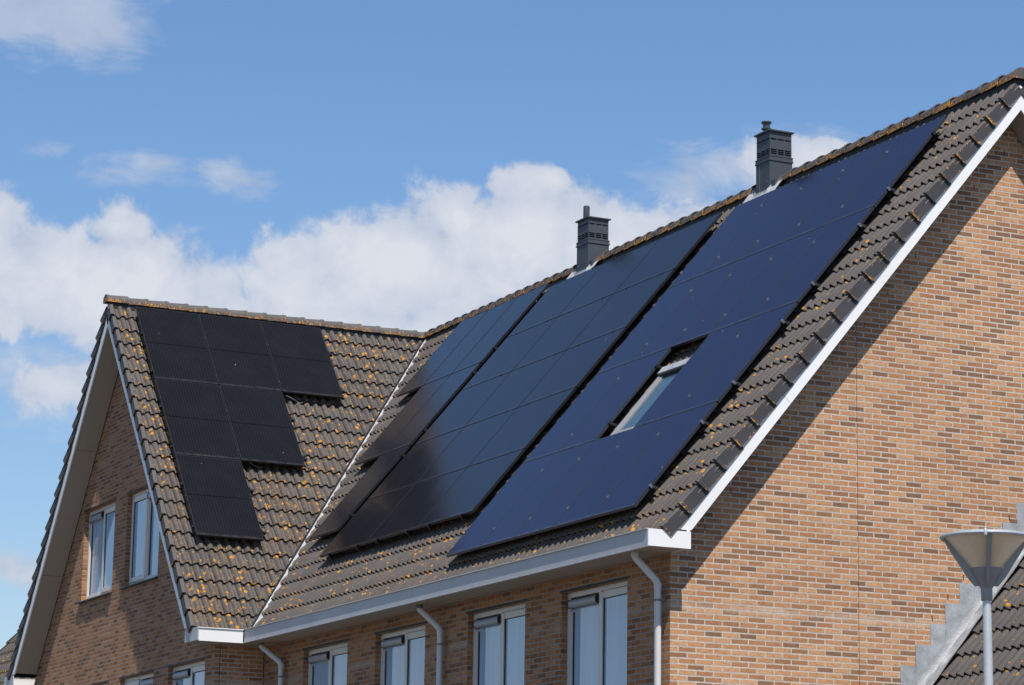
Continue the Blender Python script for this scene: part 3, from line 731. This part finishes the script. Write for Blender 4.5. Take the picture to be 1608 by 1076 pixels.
# wing side gutter facing right, its closed front end and soffit
mb = MB(); xg = -12.175
mb.box(xg - .012, xg, -.875, -.199, -.247, -.062); mb.box(xg - .014, xg + .016, -.885, -.199, -.062, -.050); mb.box(xg - .16, xg - .012, -.86, -.2, -.14, -.13)
mb.build('gutter', M['white'], house)
mb = MB(); mb.box(-12.735, xg, -.893, -.876, -.236, -.045); mb.build('gutter_end', M['gutter'], house)
mb = MB(); mb.box(-12.735, xg - .013, -.875, YW - .003, -.240, -.228); mb.box(XW + .002, xg - .013, YW - .001, -.152, -.240, -.228); mb.build('soffit_board', M['soffit'], house)
xl = 2 * WX - xg
mb = MB(); mb.box(xl, xl + .012, -.875, -.199, -.247, -.062); mb.box(xl - .016, xl + .014, -.885, -.199, -.062, -.050); mb.build('gutter', M['white'], house)
mb = MB(); mb.box(xl, 2 * WX + 12.735, -.893, -.876, -.236, -.045); mb.build('gutter_end', M['gutter'], house)
mb = MB(); mb.box(xl + .013, 2 * WX + 12.735, -.875, YW - .003, -.240, -.228); mb.build('soffit_board', M['soffit'], house)

# downpipes
for (xt, yt, xp) in ((-.58, -.03, -.515), (-6.42, .02, -6.20), (-12.06, .04, -11.69)):
    mb = MB(); r = 0.04; yp = YF - .08
    mb.tube([(xt, yt, -.20), (xt, yt, -.275), (xt * .94 + xp * .06, yt * .94 + yp * .06, -.30), (xt * .08 + xp * .92, yt * .08 + yp * .92, -.53), (xp, yp, -.575), (xp, yp, GROUND)], r, 20)
    dp = mb.build('downpipe', M['pipe'], house, True)
    mb = MB(); mb.tube([(xt, yt, -.205), (xt, yt, -.282)], r + .006, 20); mb.build('pipe_socket', M['clip'] if xt < -1 else M['pipe'], dp, True)
    mb = MB(); mb.tube([(xp, yp, -.56), (xp, yp, -.625)], r + .004, 20); mb.build('pipe_socket', M['pipe'], dp, True)
    mb = MB(); mb.tube([(xp, yp, -.735), (xp, yp, -.757)], r + .005, 20); mb.box(xp + r, xp + r + .018, yp - .004, yp + .004, -.752, -.74); mb.tube([(xp + r + .012, yp + .0, -.746), (xp + r + .012, YF, -.746)], .006, 8)
    mb.build('pipe_clip', M['clip'], dp, True)

# ------------------------------------------------------------------ windows
def window(x0, z0, z1, yw, W_, ventleft):
    yf = yw + .08; x1 = x0 + W_; fw = .062; xm = x0 + W_ / 2 if True else 0; mw = .03
    mb = MB(); y1 = yf + .075
    mb.box(x0, x0 + fw, yf, y1, z0, z1); mb.box(x1 - fw, x1, yf, y1, z0, z1)
    mb.box(x0 + fw, x1 - fw, yf, y1, z1 - fw, z1); mb.box(x0 + fw, x1 - fw, yf, y1, z0, z0 + fw)
    mb.box(xm - mw, xm + mw, yf + .0, y1, z0 + fw, z1 - fw)
    fr = mb.build('window', M['frame'], house, bevel=.004)
    la, lb = x0 + fw, xm - mw; ra, rb = xm + mw, x1 - fw
    if not ventleft: (la, lb), (ra, rb) = (ra, rb), (la, lb)
    # fixed light: beads, pane, ventilator
    mb = MB(); b0 = .022
    zt = z1 - fw - .165
    mb.box(la, la + b0, yf + .012, y1, z0 + fw, zt); mb.box(lb - b0, lb, yf + .012, y1, z0 + fw, zt); mb.box(la, lb, yf + .013, y1, z0 + fw, z0 + fw + b0); 
    mb.build('glazing_bead', M['frame'], fr, bevel=.003)
    mb = MB(); mb.box(la + b0, la + b0 + .012, yf + .030, yf + .05, z0 + fw + b0, zt); mb.box(lb - b0 - .006, lb - b0, yf + .030, yf + .05, z0 + fw + b0, zt)
    mb.build('gasket', M['gasket'], fr)
    mb = MB(); mb.face([(la, yf + .045, z0 + fw), (lb, yf + .045, z0 + fw), (lb, yf + .045, z1 - fw), (la, yf + .045, z1 - fw)]); mb.build('pane', M['glass'], fr)
    vz1 = z1 - .088; vz0 = vz1 - .095; n = 10; prof_ = []
    for i in range(n + 1):
        an = PI * i / n; prof_.append((yf - .008 - .030 * math.sin(an) ** .7, (vz0 + vz1) / 2 + .047 * math.cos(an)))
    prof_ += [(yf + .04, vz0 - .0), (yf + .04, vz1 + .0)]
    mb = MB(); mb.prism([(la + .012, a_, b_) for a_, b_ in prof_][::-1], (lb - la - .024, 0, 0)); vg = mb.build('vent_grille', M['alu'], fr, True, angle=50)
    for xx in (la + .001, lb - .012):
        mb = MB(); cy, cz = yf + .0, (vz0 + vz1) / 2
        mb.prism([(xx, yf + (a_ - yf) * 1.12 - .002, cz + (b_ - cz) * 1.1) for a_, b_ in prof_][::-1], (.011, 0, 0)); mb.build('grille_cap', M['gasket'], vg)
    mb = MB(); mb.box(la, lb, yf + .02, yf + .04, vz1, z1 - fw); mb.build('gasket', M['gasket'], fr)
    # opening sash standing proud of the frame
    sw = .078; ys = yf - .012; g_ = .004
    mb = MB(); sa, sb, sz0, sz1 = ra - .012, rb + .012, z0 + fw - .012, z1 - fw - .004
    for bx in ((sa, sa + sw, sz0, sz1), (sb - sw, sb, sz0, sz1), (sa + sw, sb - sw, sz1 - sw, sz1), (sa + sw, sb - sw, sz0, sz0 + sw)):
        mb.box(bx[0], bx[1], ys, yf + .04, bx[2], bx[3])
    sh = mb.build('sash', M['frame'], fr, bevel=.005)
    mb = MB()
    mb.box(sa + sw, sa + sw + .007, ys + .01, ys + .03, sz0 + sw, sz1 - sw); mb.box(sb - sw - .007, sb - sw, ys + .01, ys + .03, sz0 + sw, sz1 - sw); mb.box(sa + sw, sb - sw, ys + .01, ys + .03, sz1 - sw - .007, sz1 - sw)
    mb.box(sa, sb, yf - .002, yf + .02, sz1 + .001, sz1 + .012); mb.build('gasket', M['gasket'], fr)
    mb = MB(); mb.face([(sa + sw, ys + .022, sz0 + sw), (sb - sw, ys + .022, sz0 + sw), (sb - sw, ys + .022, sz1 - sw), (sa + sw, ys + .022, sz1 - sw)]); mb.build('pane', M['glass'], fr)
    # steel angle over the opening, slab sill below
    mb = MB(); mb.box(x0 - .05, x1 + .05, yw - .004, yw + .14, z1 + .001, z1 + .026); mb.build('lintel', M['steel'], fr)
    mb = MB(); mb.hexa([(x0 - .08, yw - .055, z0 - .045), (x1 + .03, yw - .055, z0 - .045), (x1 + .03, yf + .04, z0 - .040), (x0 - .08, yf + .04, z0 - .040),
                        (x0 - .08, yw - .055, z0 - .022), (x1 + .03, yw - .055, z0 - .022), (x1 + .03, yf + .04, z0 - .002), (x0 - .08, yf + .04, z0 - .002)])
    mb.build('sill', M['sill'], fr)
    return fr
for x, _ in FW: window(x, -1.93, -.415, YF, WW, True)
for x, z0, z1, k_ in WG: window(x, z0, z1, YW, 1.64, bool(k_))

# ------------------------------------------------------------------ roof window inside the right array
def roof_window():
    P = Pm; a0, a1, b0, b1 = -3.76, -2.86, 2.12, 3.34
    mb = MB(); t = .055
    h0, h1 = -.07, .045
    mb.fbox(P, a0, a0 + t, b0, b1 - .14, h0, h1); mb.fbox(P, a1 - t, a1, b0, b1 - .14, h0, h1); mb.fbox(P, a0 + t, a1 - t, b0, b0 + .06, h0, h1 - .004)
    fr = mb.build('roof_window', M['frame_sky'], house, bevel=.004)
    mb = MB(); mb.fbox(P, a0 + t, a0 + t + .055, b0 + .06, b1 - .14, h0, h1 - .012); mb.build('sash', M['frame_sky'], fr, bevel=.003); mb = MB(); mb.fbox(P, a1 - t - .055, a1 - t, b0 + .06, b1 - .14, h0, h1 - .012); mb.build('sash', M['frame_sky'], fr, bevel=.003)
    mb = MB(); mb.fbox(P, a0 - .005, a1 + .005, b1 - .14, b1 - .02, h0, h1 + .03); mb.build('cover_hood', M['lead'], fr, bevel=.006)
    mb = MB(); mb.fbox(P, a0 + .02, a1 - .02, b1 - .165, b1 - .139, h0, h1 + .012); mb.build('gasket', M['gasket'], fr)
    mb = MB(); mb.face([P(a0 + t, b0, h1 - .03), P(a1 - t, b0, h1 - .03), P(a1 - t, b1 - .13, h1 - .03), P(a0 + t, b1 - .13, h1 - .03)]); mb.build('pane', M['skyglass'], fr)
    mb = MB(); mb.fbox(P, a0 + .02, a1 - .02, b0 + .062, b0 + .078, h0, h1 - .018); mb.build('gasket', M['gasket'], fr)
    mb = MB(); mb.fbox(P, a0 - .10, a0 - .003, b0 - .12, b1, -.052, -.012); mb.fbox(P, a1 + .003, a1 + .10, b0 - .12, b1, -.052, -.012); mb.fbox(P, a0 - .002, a1 + .002, b0 - .2, b0 - .003, -.055, .0)
    mb.build('flashing', M['lead'], fr, bevel=.003)
M['frame_sky'] = mat('painted roof window frame', (0.26, 0.26, 0.27), 0.4, var=0.06)
roof_window()

# ------------------------------------------------------------------ chimneys
def chimney(cx, cy, kind, zt, wx, wy):
    x0, x1, y0, y1 = cx - wx / 2, cx + wx / 2, cy - wy / 2, cy + wy / 2; zb = H - .7
    dz = .055
    mb = MB(); mb.box(x0, x1, y0, y1, zb, 5.985 + dz); ch = mb.build('chimney', M['chim'], house, bevel=.004)
    mb = MB(); mb.box(x0 - .012, x1 + .012, y0 - .012, y1 + .012, 5.985 + dz, 6.005 + dz); mb.box(x0 - .005, x1 + .005, y0 - .005, y1 + .005, 6.005 + dz, 6.045 + dz); mb.box(x0 - .010, x1 + .010, y0 - .010, y1 + .010, 6.045 + dz, 6.058 + dz)
    mb.build('collar', M['chim'], ch, bevel=.002)
    i = .008
    # upper box: louvre slots cut between strips
    z_s = [(6.140, 6.152), (6.168, 6.180), (6.196, 6.208), (6.345, 6.357)]
    mb = MB(); mb.box(x0 + .03, x1 - .03, y0 + .03, y1 - .03, 6.11, zt - .01); mb.build('vent_core', M['chimdark'], ch)
    mb = MB(); zz = 6.113
    for (a, b_) in z_s + [(zt, zt)]:
        mb.box(x0 + i, x1 - i, y0 + i, y0 + i + .012, zz, a); mb.box(x0 + i, x1 - i, y1 - i - .012, y1 - i, zz, a)
        mb.box(x0 + i, x0 + i + .012, y0 + i + .012, y1 - i - .012, zz, a); mb.box(x1 - i - .012, x1 - i, y0 + i + .012, y1 - i - .012, zz, a)
        zz = b_
    for (a, b_) in z_s:
        for q in range(4):
            fx = x0 + i + (wx - 2 * i) * q / 3; fy = y0 + i + (wy - 2 * i) * q / 3; hw = .009
            xa, xb = max(x0 + i, fx - hw), min(x1 - i, fx + hw); ya, yb_ = max(y0 + i, fy - hw), min(y1 - i, fy + hw)
            mb.box(xa, xb, y0 + i + .001, y0 + i + .011, a, b_); mb.box(x1 - i - .011, x1 - i - .001, ya, yb_, a, b_)
        # small sloping drip under each slot
    for (a, b_) in z_s:
        for q in range(3):
            xa = x0 + i + (wx - 2 * i) * q / 3 + .012; xb = x0 + i + (wx - 2 * i) * (q + 1) / 3 - .012
            ya = y0 + i + (wy - 2 * i) * q / 3 + .012; yb_ = y0 + i + (wy - 2 * i) * (q + 1) / 3 - .012
            mb.box(xa, xb, y0 + i - .012, y0 + i + .0, b_ - .001, b_ + .004); mb.box(x1 - i, x1 - i + .012, ya, yb_, b_ - .001, b_ + .004)
    mb.build('louvre', M['chim'], ch)
    mb = MB(); mb.box(x0 - .022, x1 + .022, y0 - .022, y1 + .022, zt, zt + .022); mb.build('cap', M['chim'], ch, bevel=.003)
    mb = MB()
    if kind: 
        mb.lathe((cx - .10, cy - .06, zt + .02), [(.042, 0), (.042, .075), (.068, .080), (.070, .098), (.048, .104), (.048, .165), (.072, .172), (.072, .190), (.05, .197)], 24)
    else:
        mb.lathe((cx - .11, cy - .06, zt + .02), [(.046, 0), (.050, .05), (.050, .215), (.047, .238), (.034, .246)], 24)
    mb.build('flue_pipe', M['flue'], ch, True, angle=45)
    # screws and a seam
    mb = MB()
    for xx, zz2 in ((x0 + .06, 5.72), (x1 - .07, 5.755)): mb.box(xx - .007, xx + .007, y0 - .006, y0, zz2 - .008, zz2 + .008)
    if kind: mb.box(cx - .085, cx - .075, y0 - .004, y0, 5.55, 6.03)
    mb.build('screw', M['clamp'], ch)
    # pale flashing dressed over the tiles in front
    mb = MB(); n = 26; pr = None
    for q in range(n + 1):
        u = x0 - .28 + (wx + .50) * q / n
        inner = (y0 - .002) / CA if x0 - .02 < u < x1 + .02 else (y0 + .10) / CA
        lo = 7.10 + .02 * math.sin(q * 1.9) + .10 * max(0, (abs(u - cx) - wx * .75)) * 4
        row = [Pm(u, lo, .012 + .006 * math.sin(q * 2.6)), Pm(u, 7.21, .020 + .005 * math.sin(q * 1.7)), Pm(u, inner - .02, .030), Pm(u, inner + .0, .05)]
        if pr:
            for jj in range(3): mb.face([pr[jj], row[jj], row[jj + 1], pr[jj + 1]])
        pr = row
    mb.build('flashing', M['lead_light'], ch, True)
    mb = MB(); mb.box(x1, x1 + .10, y0 + .02, y1 - .02, H - .2, H - .06); mb.box(x0 - .10, x0, y0 + .02, y1 - .02, H - .2, H - .06); mb.build('saddle', M['chim'], ch)
chimney(CH[0][0], CH[0][1], 1, 6.455, .365, .36)
chimney(CH[1][0], CH[1][1], 0, 6.435, .38, .36)

# ------------------------------------------------------------------ solar panels
def slope_matrix(P, u, s, h):
    o = P(u, s, h); ex = (P(u + 1, s, h) - o).normalized(); ey = (P(u, s + 1, h) - o).normalized(); ez = ex.cross(ey)
    return Matrix(((ex.x, ey.x, ez.x, o.x), (ex.y, ey.y, ez.y, o.y), (ex.z, ey.z, ez.z, o.z), (0, 0, 0, 1)))
TOP = .12; TH = .036
def make_panel(w_, h_, cell, framemat, lipw=.011):
    """meshes for one panel in its own frame; origin at the lower left corner, underside"""
    fr = MB()
    for bx in ((0, lipw, 0, h_), (w_ - lipw, w_, 0, h_), (lipw, w_ - lipw, 0, lipw), (lipw, w_ - lipw, h_ - lipw, h_)):
        fr.box(bx[0], bx[1], bx[2], bx[3], 0, TH)
    f = fr.build('frame', framemat, None, bevel=.0012)
    gl = MB(); e = .009
    gl.face([(e, e, TH - .0015), (w_ - e, e, TH - .0015), (w_ - e, h_ - e, TH - .0015), (e, h_ - e, TH - .0015)], uv=[(0, 0), (w_, 0), (w_, h_), (0, h_)])
    gl.face([(e, e, .006), (e, h_ - e, .006), (w_ - e, h_ - e, .006), (w_ - e, e, .006)], uv=[(0, 0)] * 4, mi=1)
    c = gl.build('cell_sheet', [cell, M['gasket']], None, weld=False)
    return f, c
protos = {}
def place_panel(kind, P, u, s, label, group, clamps=()):
    w_, h_, cell, fm = KIND[kind]
    mw = slope_matrix(P, u, s, TOP - TH)
    t = empty('solar_panel', mw=mw, label=label, cat='solar panel', group=group)
    if kind not in protos:
        protos[kind] = make_panel(w_, h_, M[cell], M[fm]); parts = protos[kind]
    else:
        parts = [o.copy() for o in protos[kind]]
        for o in parts: COL.objects.link(o)
    for o in parts: o.parent = t
    for (cx, cy, horiz, m_) in clamps:
        key = ('clamp', horiz, m_)
        if key not in protos:
            mb = MB()
            if horiz == 'end':      # end clamp hooked over the outer edge
                mb.box(-.010, .012, -.018, .018, TH + .001, TH + .005); mb.box(.0105, .022, -.018, .018, .004, TH + .0055); mb.box(.010, .030, -.017, .017, -.03, .003, 1); mb.box(.030, .085, -.017, .017, -.045, -.018, 1); mb.box(.045, .066, -.015, .015, -.017, .004, 1)
            elif horiz == 'row': mb.box(-.025, .025, -.012, .012, TH + .001, TH + .005); mb.box(-.006, .006, -.006, .006, TH + .005, TH + .010)
            else: mb.box(-.012, .012, -.022, .022, TH + .001, TH + .005); mb.box(-.006, .006, -.006, .006, TH + .005, TH + .011)
            protos[key] = mb.build('clamp', [M[m_], M['clampdark']], None, bevel=.001); o = protos[key]
        else:
            o = protos[key].copy(); COL.objects.link(o)
        o.parent = t; o.location = (cx, cy, 0)
    return t
KIND = {
    'right': (.990, 1.650, 'cell_right', 'panelframe_grey'),
    'mid': (1.732, 1.150, 'cell_mid', 'panelframe'),
    'valley': (1.062, 1.780, 'cell_valley', 'panelframe'),
    'wing': (1.073, 1.780, 'cell_wing', 'panelframe'),
}
ROW4 = ['bottom row', 'second row up', 'third row up', 'top row']
COL5 = ['leftmost', 'second from left', 'middle', 'second from right', 'rightmost']
for r_ in range(4):
    for c_ in range(5):
        if r_ == 1 and c_ == 2: continue                       # the roof window sits here
        u = -5.891 + c_ * .9975; s = .3457 + r_ * 1.6647
        if c_ < 4:
            cl = [(.990 + .004, .31, 'col', 'clamp'), (.990 + .004, 1.33, 'col', 'clamp')]
            if r_ == 1 and c_ == 1: cl = [(.990, .31, 'end', 'clampdark'), (.990, 1.33, 'end', 'clampdark')]
        else: cl = [(.990, .31, 'end', 'clamp'), (.990, 1.33, 'end', 'clamp' if r_ < 3 else 'clampdark')]
        if c_ == 0: cl += [(.0, .31, 'col', 'clamp'), (.0, 1.33, 'col', 'clamp')]
        place_panel('right', Pm, u, s, 'upright blue panel just left of the roof window' if (r_, c_) == (1, 1) else 'upright blue panel just right of the roof window' if (r_, c_) == (1, 3) else 'upright blue panel, %s of the %s in the big right array' % (COL5[c_], ROW4[r_]), 'upright panels of the right array', cl)
for r_ in range(4):
    for off in (.31, 1.33):
        mb = MB(); s = .3457 + r_ * 1.6647 + off
        if r_ == 1: mb.fbox(Pm, -5.93, -3.85, s - .02, s + .02, .040, .080); mb.fbox(Pm, -2.92, -.84, s - .02, s + .02, .040, .080)
        else: mb.fbox(Pm, -5.93, -.84, s - .02, s + .02, .040, .080)
        mb.build('mounting_rail', M['rail'], house)
ROW5 = ['bottom row', 'second row up', 'middle row', 'fourth row up', 'top row']; COL3 = ['left', 'centre', 'right']
for r_ in range(5):
    for c_ in range(3):
        u = -11.534 + c_ * 1.7399; s = 1.218 + r_ * 1.1626
        cl = [(.35, 1.150 + .006, 'row', 'clampdark'), (1.38, 1.150 + .006, 'row', 'clampdark')]
        place_panel('mid', Pm, u, s, 'wide sideways blue panel, %s one in the %s of the middle array' % (COL3[c_], ROW5[r_]), 'sideways panels of the middle array', cl)
for c_ in range(3):
    for off in (.35, 1.38):
        mb = MB(); u = -11.534 + c_ * 1.7399 + off; mb.fbox(Pm, u - .02, u + .02, 1.19, 7.06, .030, .080); mb.build('mounting_rail', M['rail'], house)
        mb = MB(); mb.fbox(Pm, u - .022, u + .022, 1.192, 1.215, .07, .126); mb.build('clamp_foot', M['clampdark'], house)
steps = {2: (0, 1, 2), 1: (0, 1), 0: (0,)}; NM = {2: 'top row', 1: 'middle row', 0: 'bottom row'}
for r_, cs in steps.items():
    for c_ in cs:
        u = -11.8127 - (c_ + 1) * 1.0723 + .005; s = 1.8087 + r_ * 1.7945
        wh = {0: ('next to the middle array' if r_ else 'alone at the lowest step'), 1: 'second from the middle array', 2: 'the one farthest left'}[c_]
        cl = [(1.062, .33, 'end', 'clampdark'), (1.062, 1.58, 'end', 'clampdark')] if c_ == 0 else []
        place_panel('valley', Pm, u, s, 'panel in the narrow stepped array by the valley, %s, %s' % (NM[r_], wh), 'panels of the stepped array by the valley', cl)
    for off in (.33, 1.58):
        mb = MB(); s = 1.8087 + r_ * 1.7945 + off; n_ = len(cs)
        mb.fbox(Pm, -11.8127 - n_ * 1.0723 + .03, -11.74, s - .02, s + .02, .030, .080); mb.build('mounting_rail', M['rail'], house)
WS = {0: ((2, 'top row'), (1, 'middle row'), (0, 'bottom row')), 1: ((2, 'top row'), (1, 'lower row')), 2: ((2, 'top row'),)}
WLAB = {(0, 2): 'black panel at the top left corner of the stepped array on the left roof', (0, 1): 'black panel in the middle of the left column on the left roof', (0, 0): 'black panel lowest on the left roof, its bottom edge nearest the gutter',
        (1, 2): 'black panel in the middle of the top row on the left roof', (1, 1): 'black panel in the centre column on the left roof, under the top row', (2, 2): 'black panel at the right end of the top row on the left roof'}
for c_, rows in WS.items():
    for r_, _ in rows:
        u = -.513 + c_ * 1.085 + .005; s = 1.8119 + r_ * 1.7958
        last = (c_ == 2) or (c_ == 1 and r_ == 1) or (c_ == 0 and r_ == 0)
        place_panel('wing', Pw, u, s, WLAB[(c_, r_)], 'black panels on the left roof', [(1.073, .22, 'end', 'clampdark'), (1.073, 1.16, 'end', 'clampdark')] if last else [(1.079, .22, 'col', 'clampdark'), (1.079, 1.16, 'col', 'clampdark')])
for r_, n_ in ((0, 1), (1, 2), (2, 3)):
    for off in (.22, 1.16):
        mb = MB(); s = 1.8119 + r_ * 1.7958 + off; ue = -.513 + n_ * 1.085
        mb.fbox(Pw, -.53, ue + .09, s - .02, s + .02, .030, .080); mb.build('mounting_rail', M['rail'], house)
# loose cables under the stepped array
for (u, s) in ((.62, 3.72), (1.70, 5.42)):
    mb = MB(); pts = [Pw(u + .0 + .34 * t, s - .10 * math.sin(t * 2.5) - .05 * t, .03 + .03 * math.sin(t * 5)) for t in [i / 8 for i in range(9)]]
    mb.tube(pts, .005, 6); mb.build('cable', M['clip'], house, True)

# ------------------------------------------------------------------ lower neighbouring house against the gable
low = empty('lower_house', (3.0, 6.2, GROUND), label='lower adjoining house whose dark tiled roof leans against the brick gable', cat='house')
Y0L, Z0L, AL = 2.16, -3.23, R(50.2); SLn = 6.3
def Pl(u, s, h): return Vector((u, Y0L + s * math.cos(AL) - h * math.sin(AL), Z0L + s * math.sin(AL) + h * math.cos(AL)))
YRL = Y0L + SLn * math.cos(AL)
def Plb(u, s, h): p = Pl(u, s, h); return Vector((p.x, 2 * YRL - p.y, p.z))
lr = tiles(Pl, -.25, 6.1, 18, SLn, g=.344, dirn=-1).build('roof', M['tile_low'], low, True, weld=False, angle=50)
tiles(Plb, -.20, 6.1, 18, SLn, g=.344, dirn=-1).build('roof', M['tile_low'], low, True, weld=False, angle=50)
mb = MB(); mb.face([Pl(XG + .004, 0, -.08), Pl(6.05, 0, -.08), Pl(6.05, SLn - .05, -.08), Pl(XG + .004, SLn - .05, -.08)]); mb.face([Plb(XG + .004, 0, -.08), Plb(6.05, 0, -.08), Plb(6.05, SLn - .05, -.08), Plb(XG + .004, SLn - .05, -.08)])
mb.build('roof_underlay', M['deck'], low)
mb = MB(); zr = Z0L + SLn * math.sin(AL)
mb.face([(XG + .01, Y0L + .3, GROUND), (6.0, Y0L + .3, GROUND), (6.0, Y0L + .3, Z0L), (XG + .01, Y0L + .3, Z0L)])
mb.face([(6.0, Y0L + .3, GROUND), (6.0, 2 * YRL - Y0L - .3, GROUND), (6.0, 2 * YRL - Y0L - .3, Z0L + .2), (6.0, YRL, zr - .12), (6.0, Y0L + .3, Z0L + .2)])
mb.build('wall', M['brick_gable'], low, weld=False)
x = -.3; 
while x < 6.0:
    ridge_tile((x + .37, YRL, zr), (x, YRL, zr - .01), UP, Vector((0, 1, 0)), .128, .108).build('ridge_tile', M['ridge'], lr, True); x += .337
# stepped lead, each tread its own sheet
for k in range(-5, 13):
    ya = 3.26 + .2055 * k; yb2 = ya + .235; zt = -1.293 + .2475 * k
    zl = lambda y_: Z0L + (y_ - Y0L) * math.tan(AL)
    o_ = .004 + .003 * ((k + 20) % 2)
    mb = MB(); mb.prism([(XG + o_, ya, zl(ya) - .02), (XG + o_, yb2, zl(yb2) - .02), (XG + o_, yb2, zt), (XG + o_, ya, zt)], (.003, 0, 0))
    mb.build('step_flashing', M['lead'], low)
# lead apron dressed over the tiles, ridge fold standing up
mb = MB(); n = 80; pr = None
for q in range(n + 1):
    s = .02 + (SLn - .05) * q / n; wv = .006 * math.sin(q * .9) + random.uniform(-.003, .003)
    lap = .010 * (1 - ((s / .82) % 1.0))
    row = [Pl(XG + .012, s, .105 + lap), Pl(XG + .026, s, .065 + lap + wv), Pl(XG + .055, s, .028 + wv + lap), Pl(XG + .085, s, .036 - wv + lap), Pl(XG + .12, s, .014 + wv), Pl(XG + .165 + wv, s, .010)]
    if pr:
        for jj in range(5): mb.face([pr[jj], pr[jj + 1], row[jj + 1], row[jj]])
    pr = row
mb.build('apron_flashing', M['lead_mid'], low, True)

# ------------------------------------------------------------------ street lamp
lx, ly, lz = 11.41, -3.97, -1.79
lamp = empty('street_lamp', (lx, ly, GROUND), label='grey street lamp with a cone shaped frosted bowl on a round pole', cat='street lamp')
mb = MB(); mb.lathe((lx, ly, 0), [(.050, GROUND), (.050, GROUND + 1.0), (.038, GROUND + 1.05), (.028, lz - .52), (.0265, lz - .40)], 28); mb.build('pole', M['galv'], lamp, True, angle=50)
mb = MB(); mb.lathe((lx, ly, 0), [(.034, lz - .415), (.036, lz - .41), (.0375, lz - .335), (.037, lz - .330)], 28); mb.build('neck', M['lampgrey'], lamp, True, angle=50)
mb = MB(); mb.lathe((lx, ly, 0), [(.040, lz - .332), (.045, lz - .325), (.080, lz - .262), (.084, lz - .258), (.104, lz - .212), (.100, lz - .206)], 40); mb.build('collar', M['lampgrey'], lamp, True, angle=35)
mb = MB(); mb.lathe((lx, ly, 0), [(.099, lz - .208), (.130, lz - .168), (.190, lz - .095), (.258, lz - .018), (.262, lz - .012)], 48, caps=False); mb.build('bowl', M['frost'], lamp, True)
mb = MB(); mb.lathe((lx, ly, 0), [(.258, lz - .016), (.286, lz - .020), (.292, lz - .010), (.290, lz), (.24, lz + .014), (.12, lz + .024), (.0, lz + .028)][:6], 56, caps=True); mb.build('lid', M['galv'], lamp, True, angle=35)
def bowl_r(z):
    pr_ = [(-.325, .045), (-.262, .080), (-.212, .104), (-.168, .130), (-.095, .190), (-.018, .258), (0.0, .275)]
    for (a, ra_), (b_, rb_) in zip(pr_, pr_[1:]):
        if z <= b_: return ra_ + (rb_ - ra_) * (z - a) / (b_ - a)
    return .275
va = math.atan2(CAM.y - ly, CAM.x - lx)
for k in range(4):
    an = va + PI / 2 * k + .10; ca, sa = math.cos(an), math.sin(an); n = 12; mb = MB(); rr = []
    side = Vector((-sa, ca, 0))
    for i in range(n + 1):
        t = i / n; z = lz - .318 + .313 * t; ri = bowl_r(z - lz); ro = ri + .042 * math.sin(PI * min(1, t * .85 + .15)) + .006
        hw = .0115 + .003 * t
        pi_, po = Vector((lx + ca * (ri - .004), ly + sa * (ri - .004), z)), Vector((lx + ca * ro, ly + sa * ro, z - .004))
        rr.append([pi_ + side * hw, po + side * hw, po - side * hw, pi_ - side * hw])
    mb.rings(rr); mb.build('rib', M['lampgrey'], lamp, True, angle=40)
mb = MB(); mb.lathe((lx + math.cos(va) * .285, ly + math.sin(va) * .285, 0), [(.010, lz - .03), (.012, lz + .004), (.006, lz + .014)], 12); mb.build('knob', M['galv'], lamp, True)

scene.render.engine = 'CYCLES'
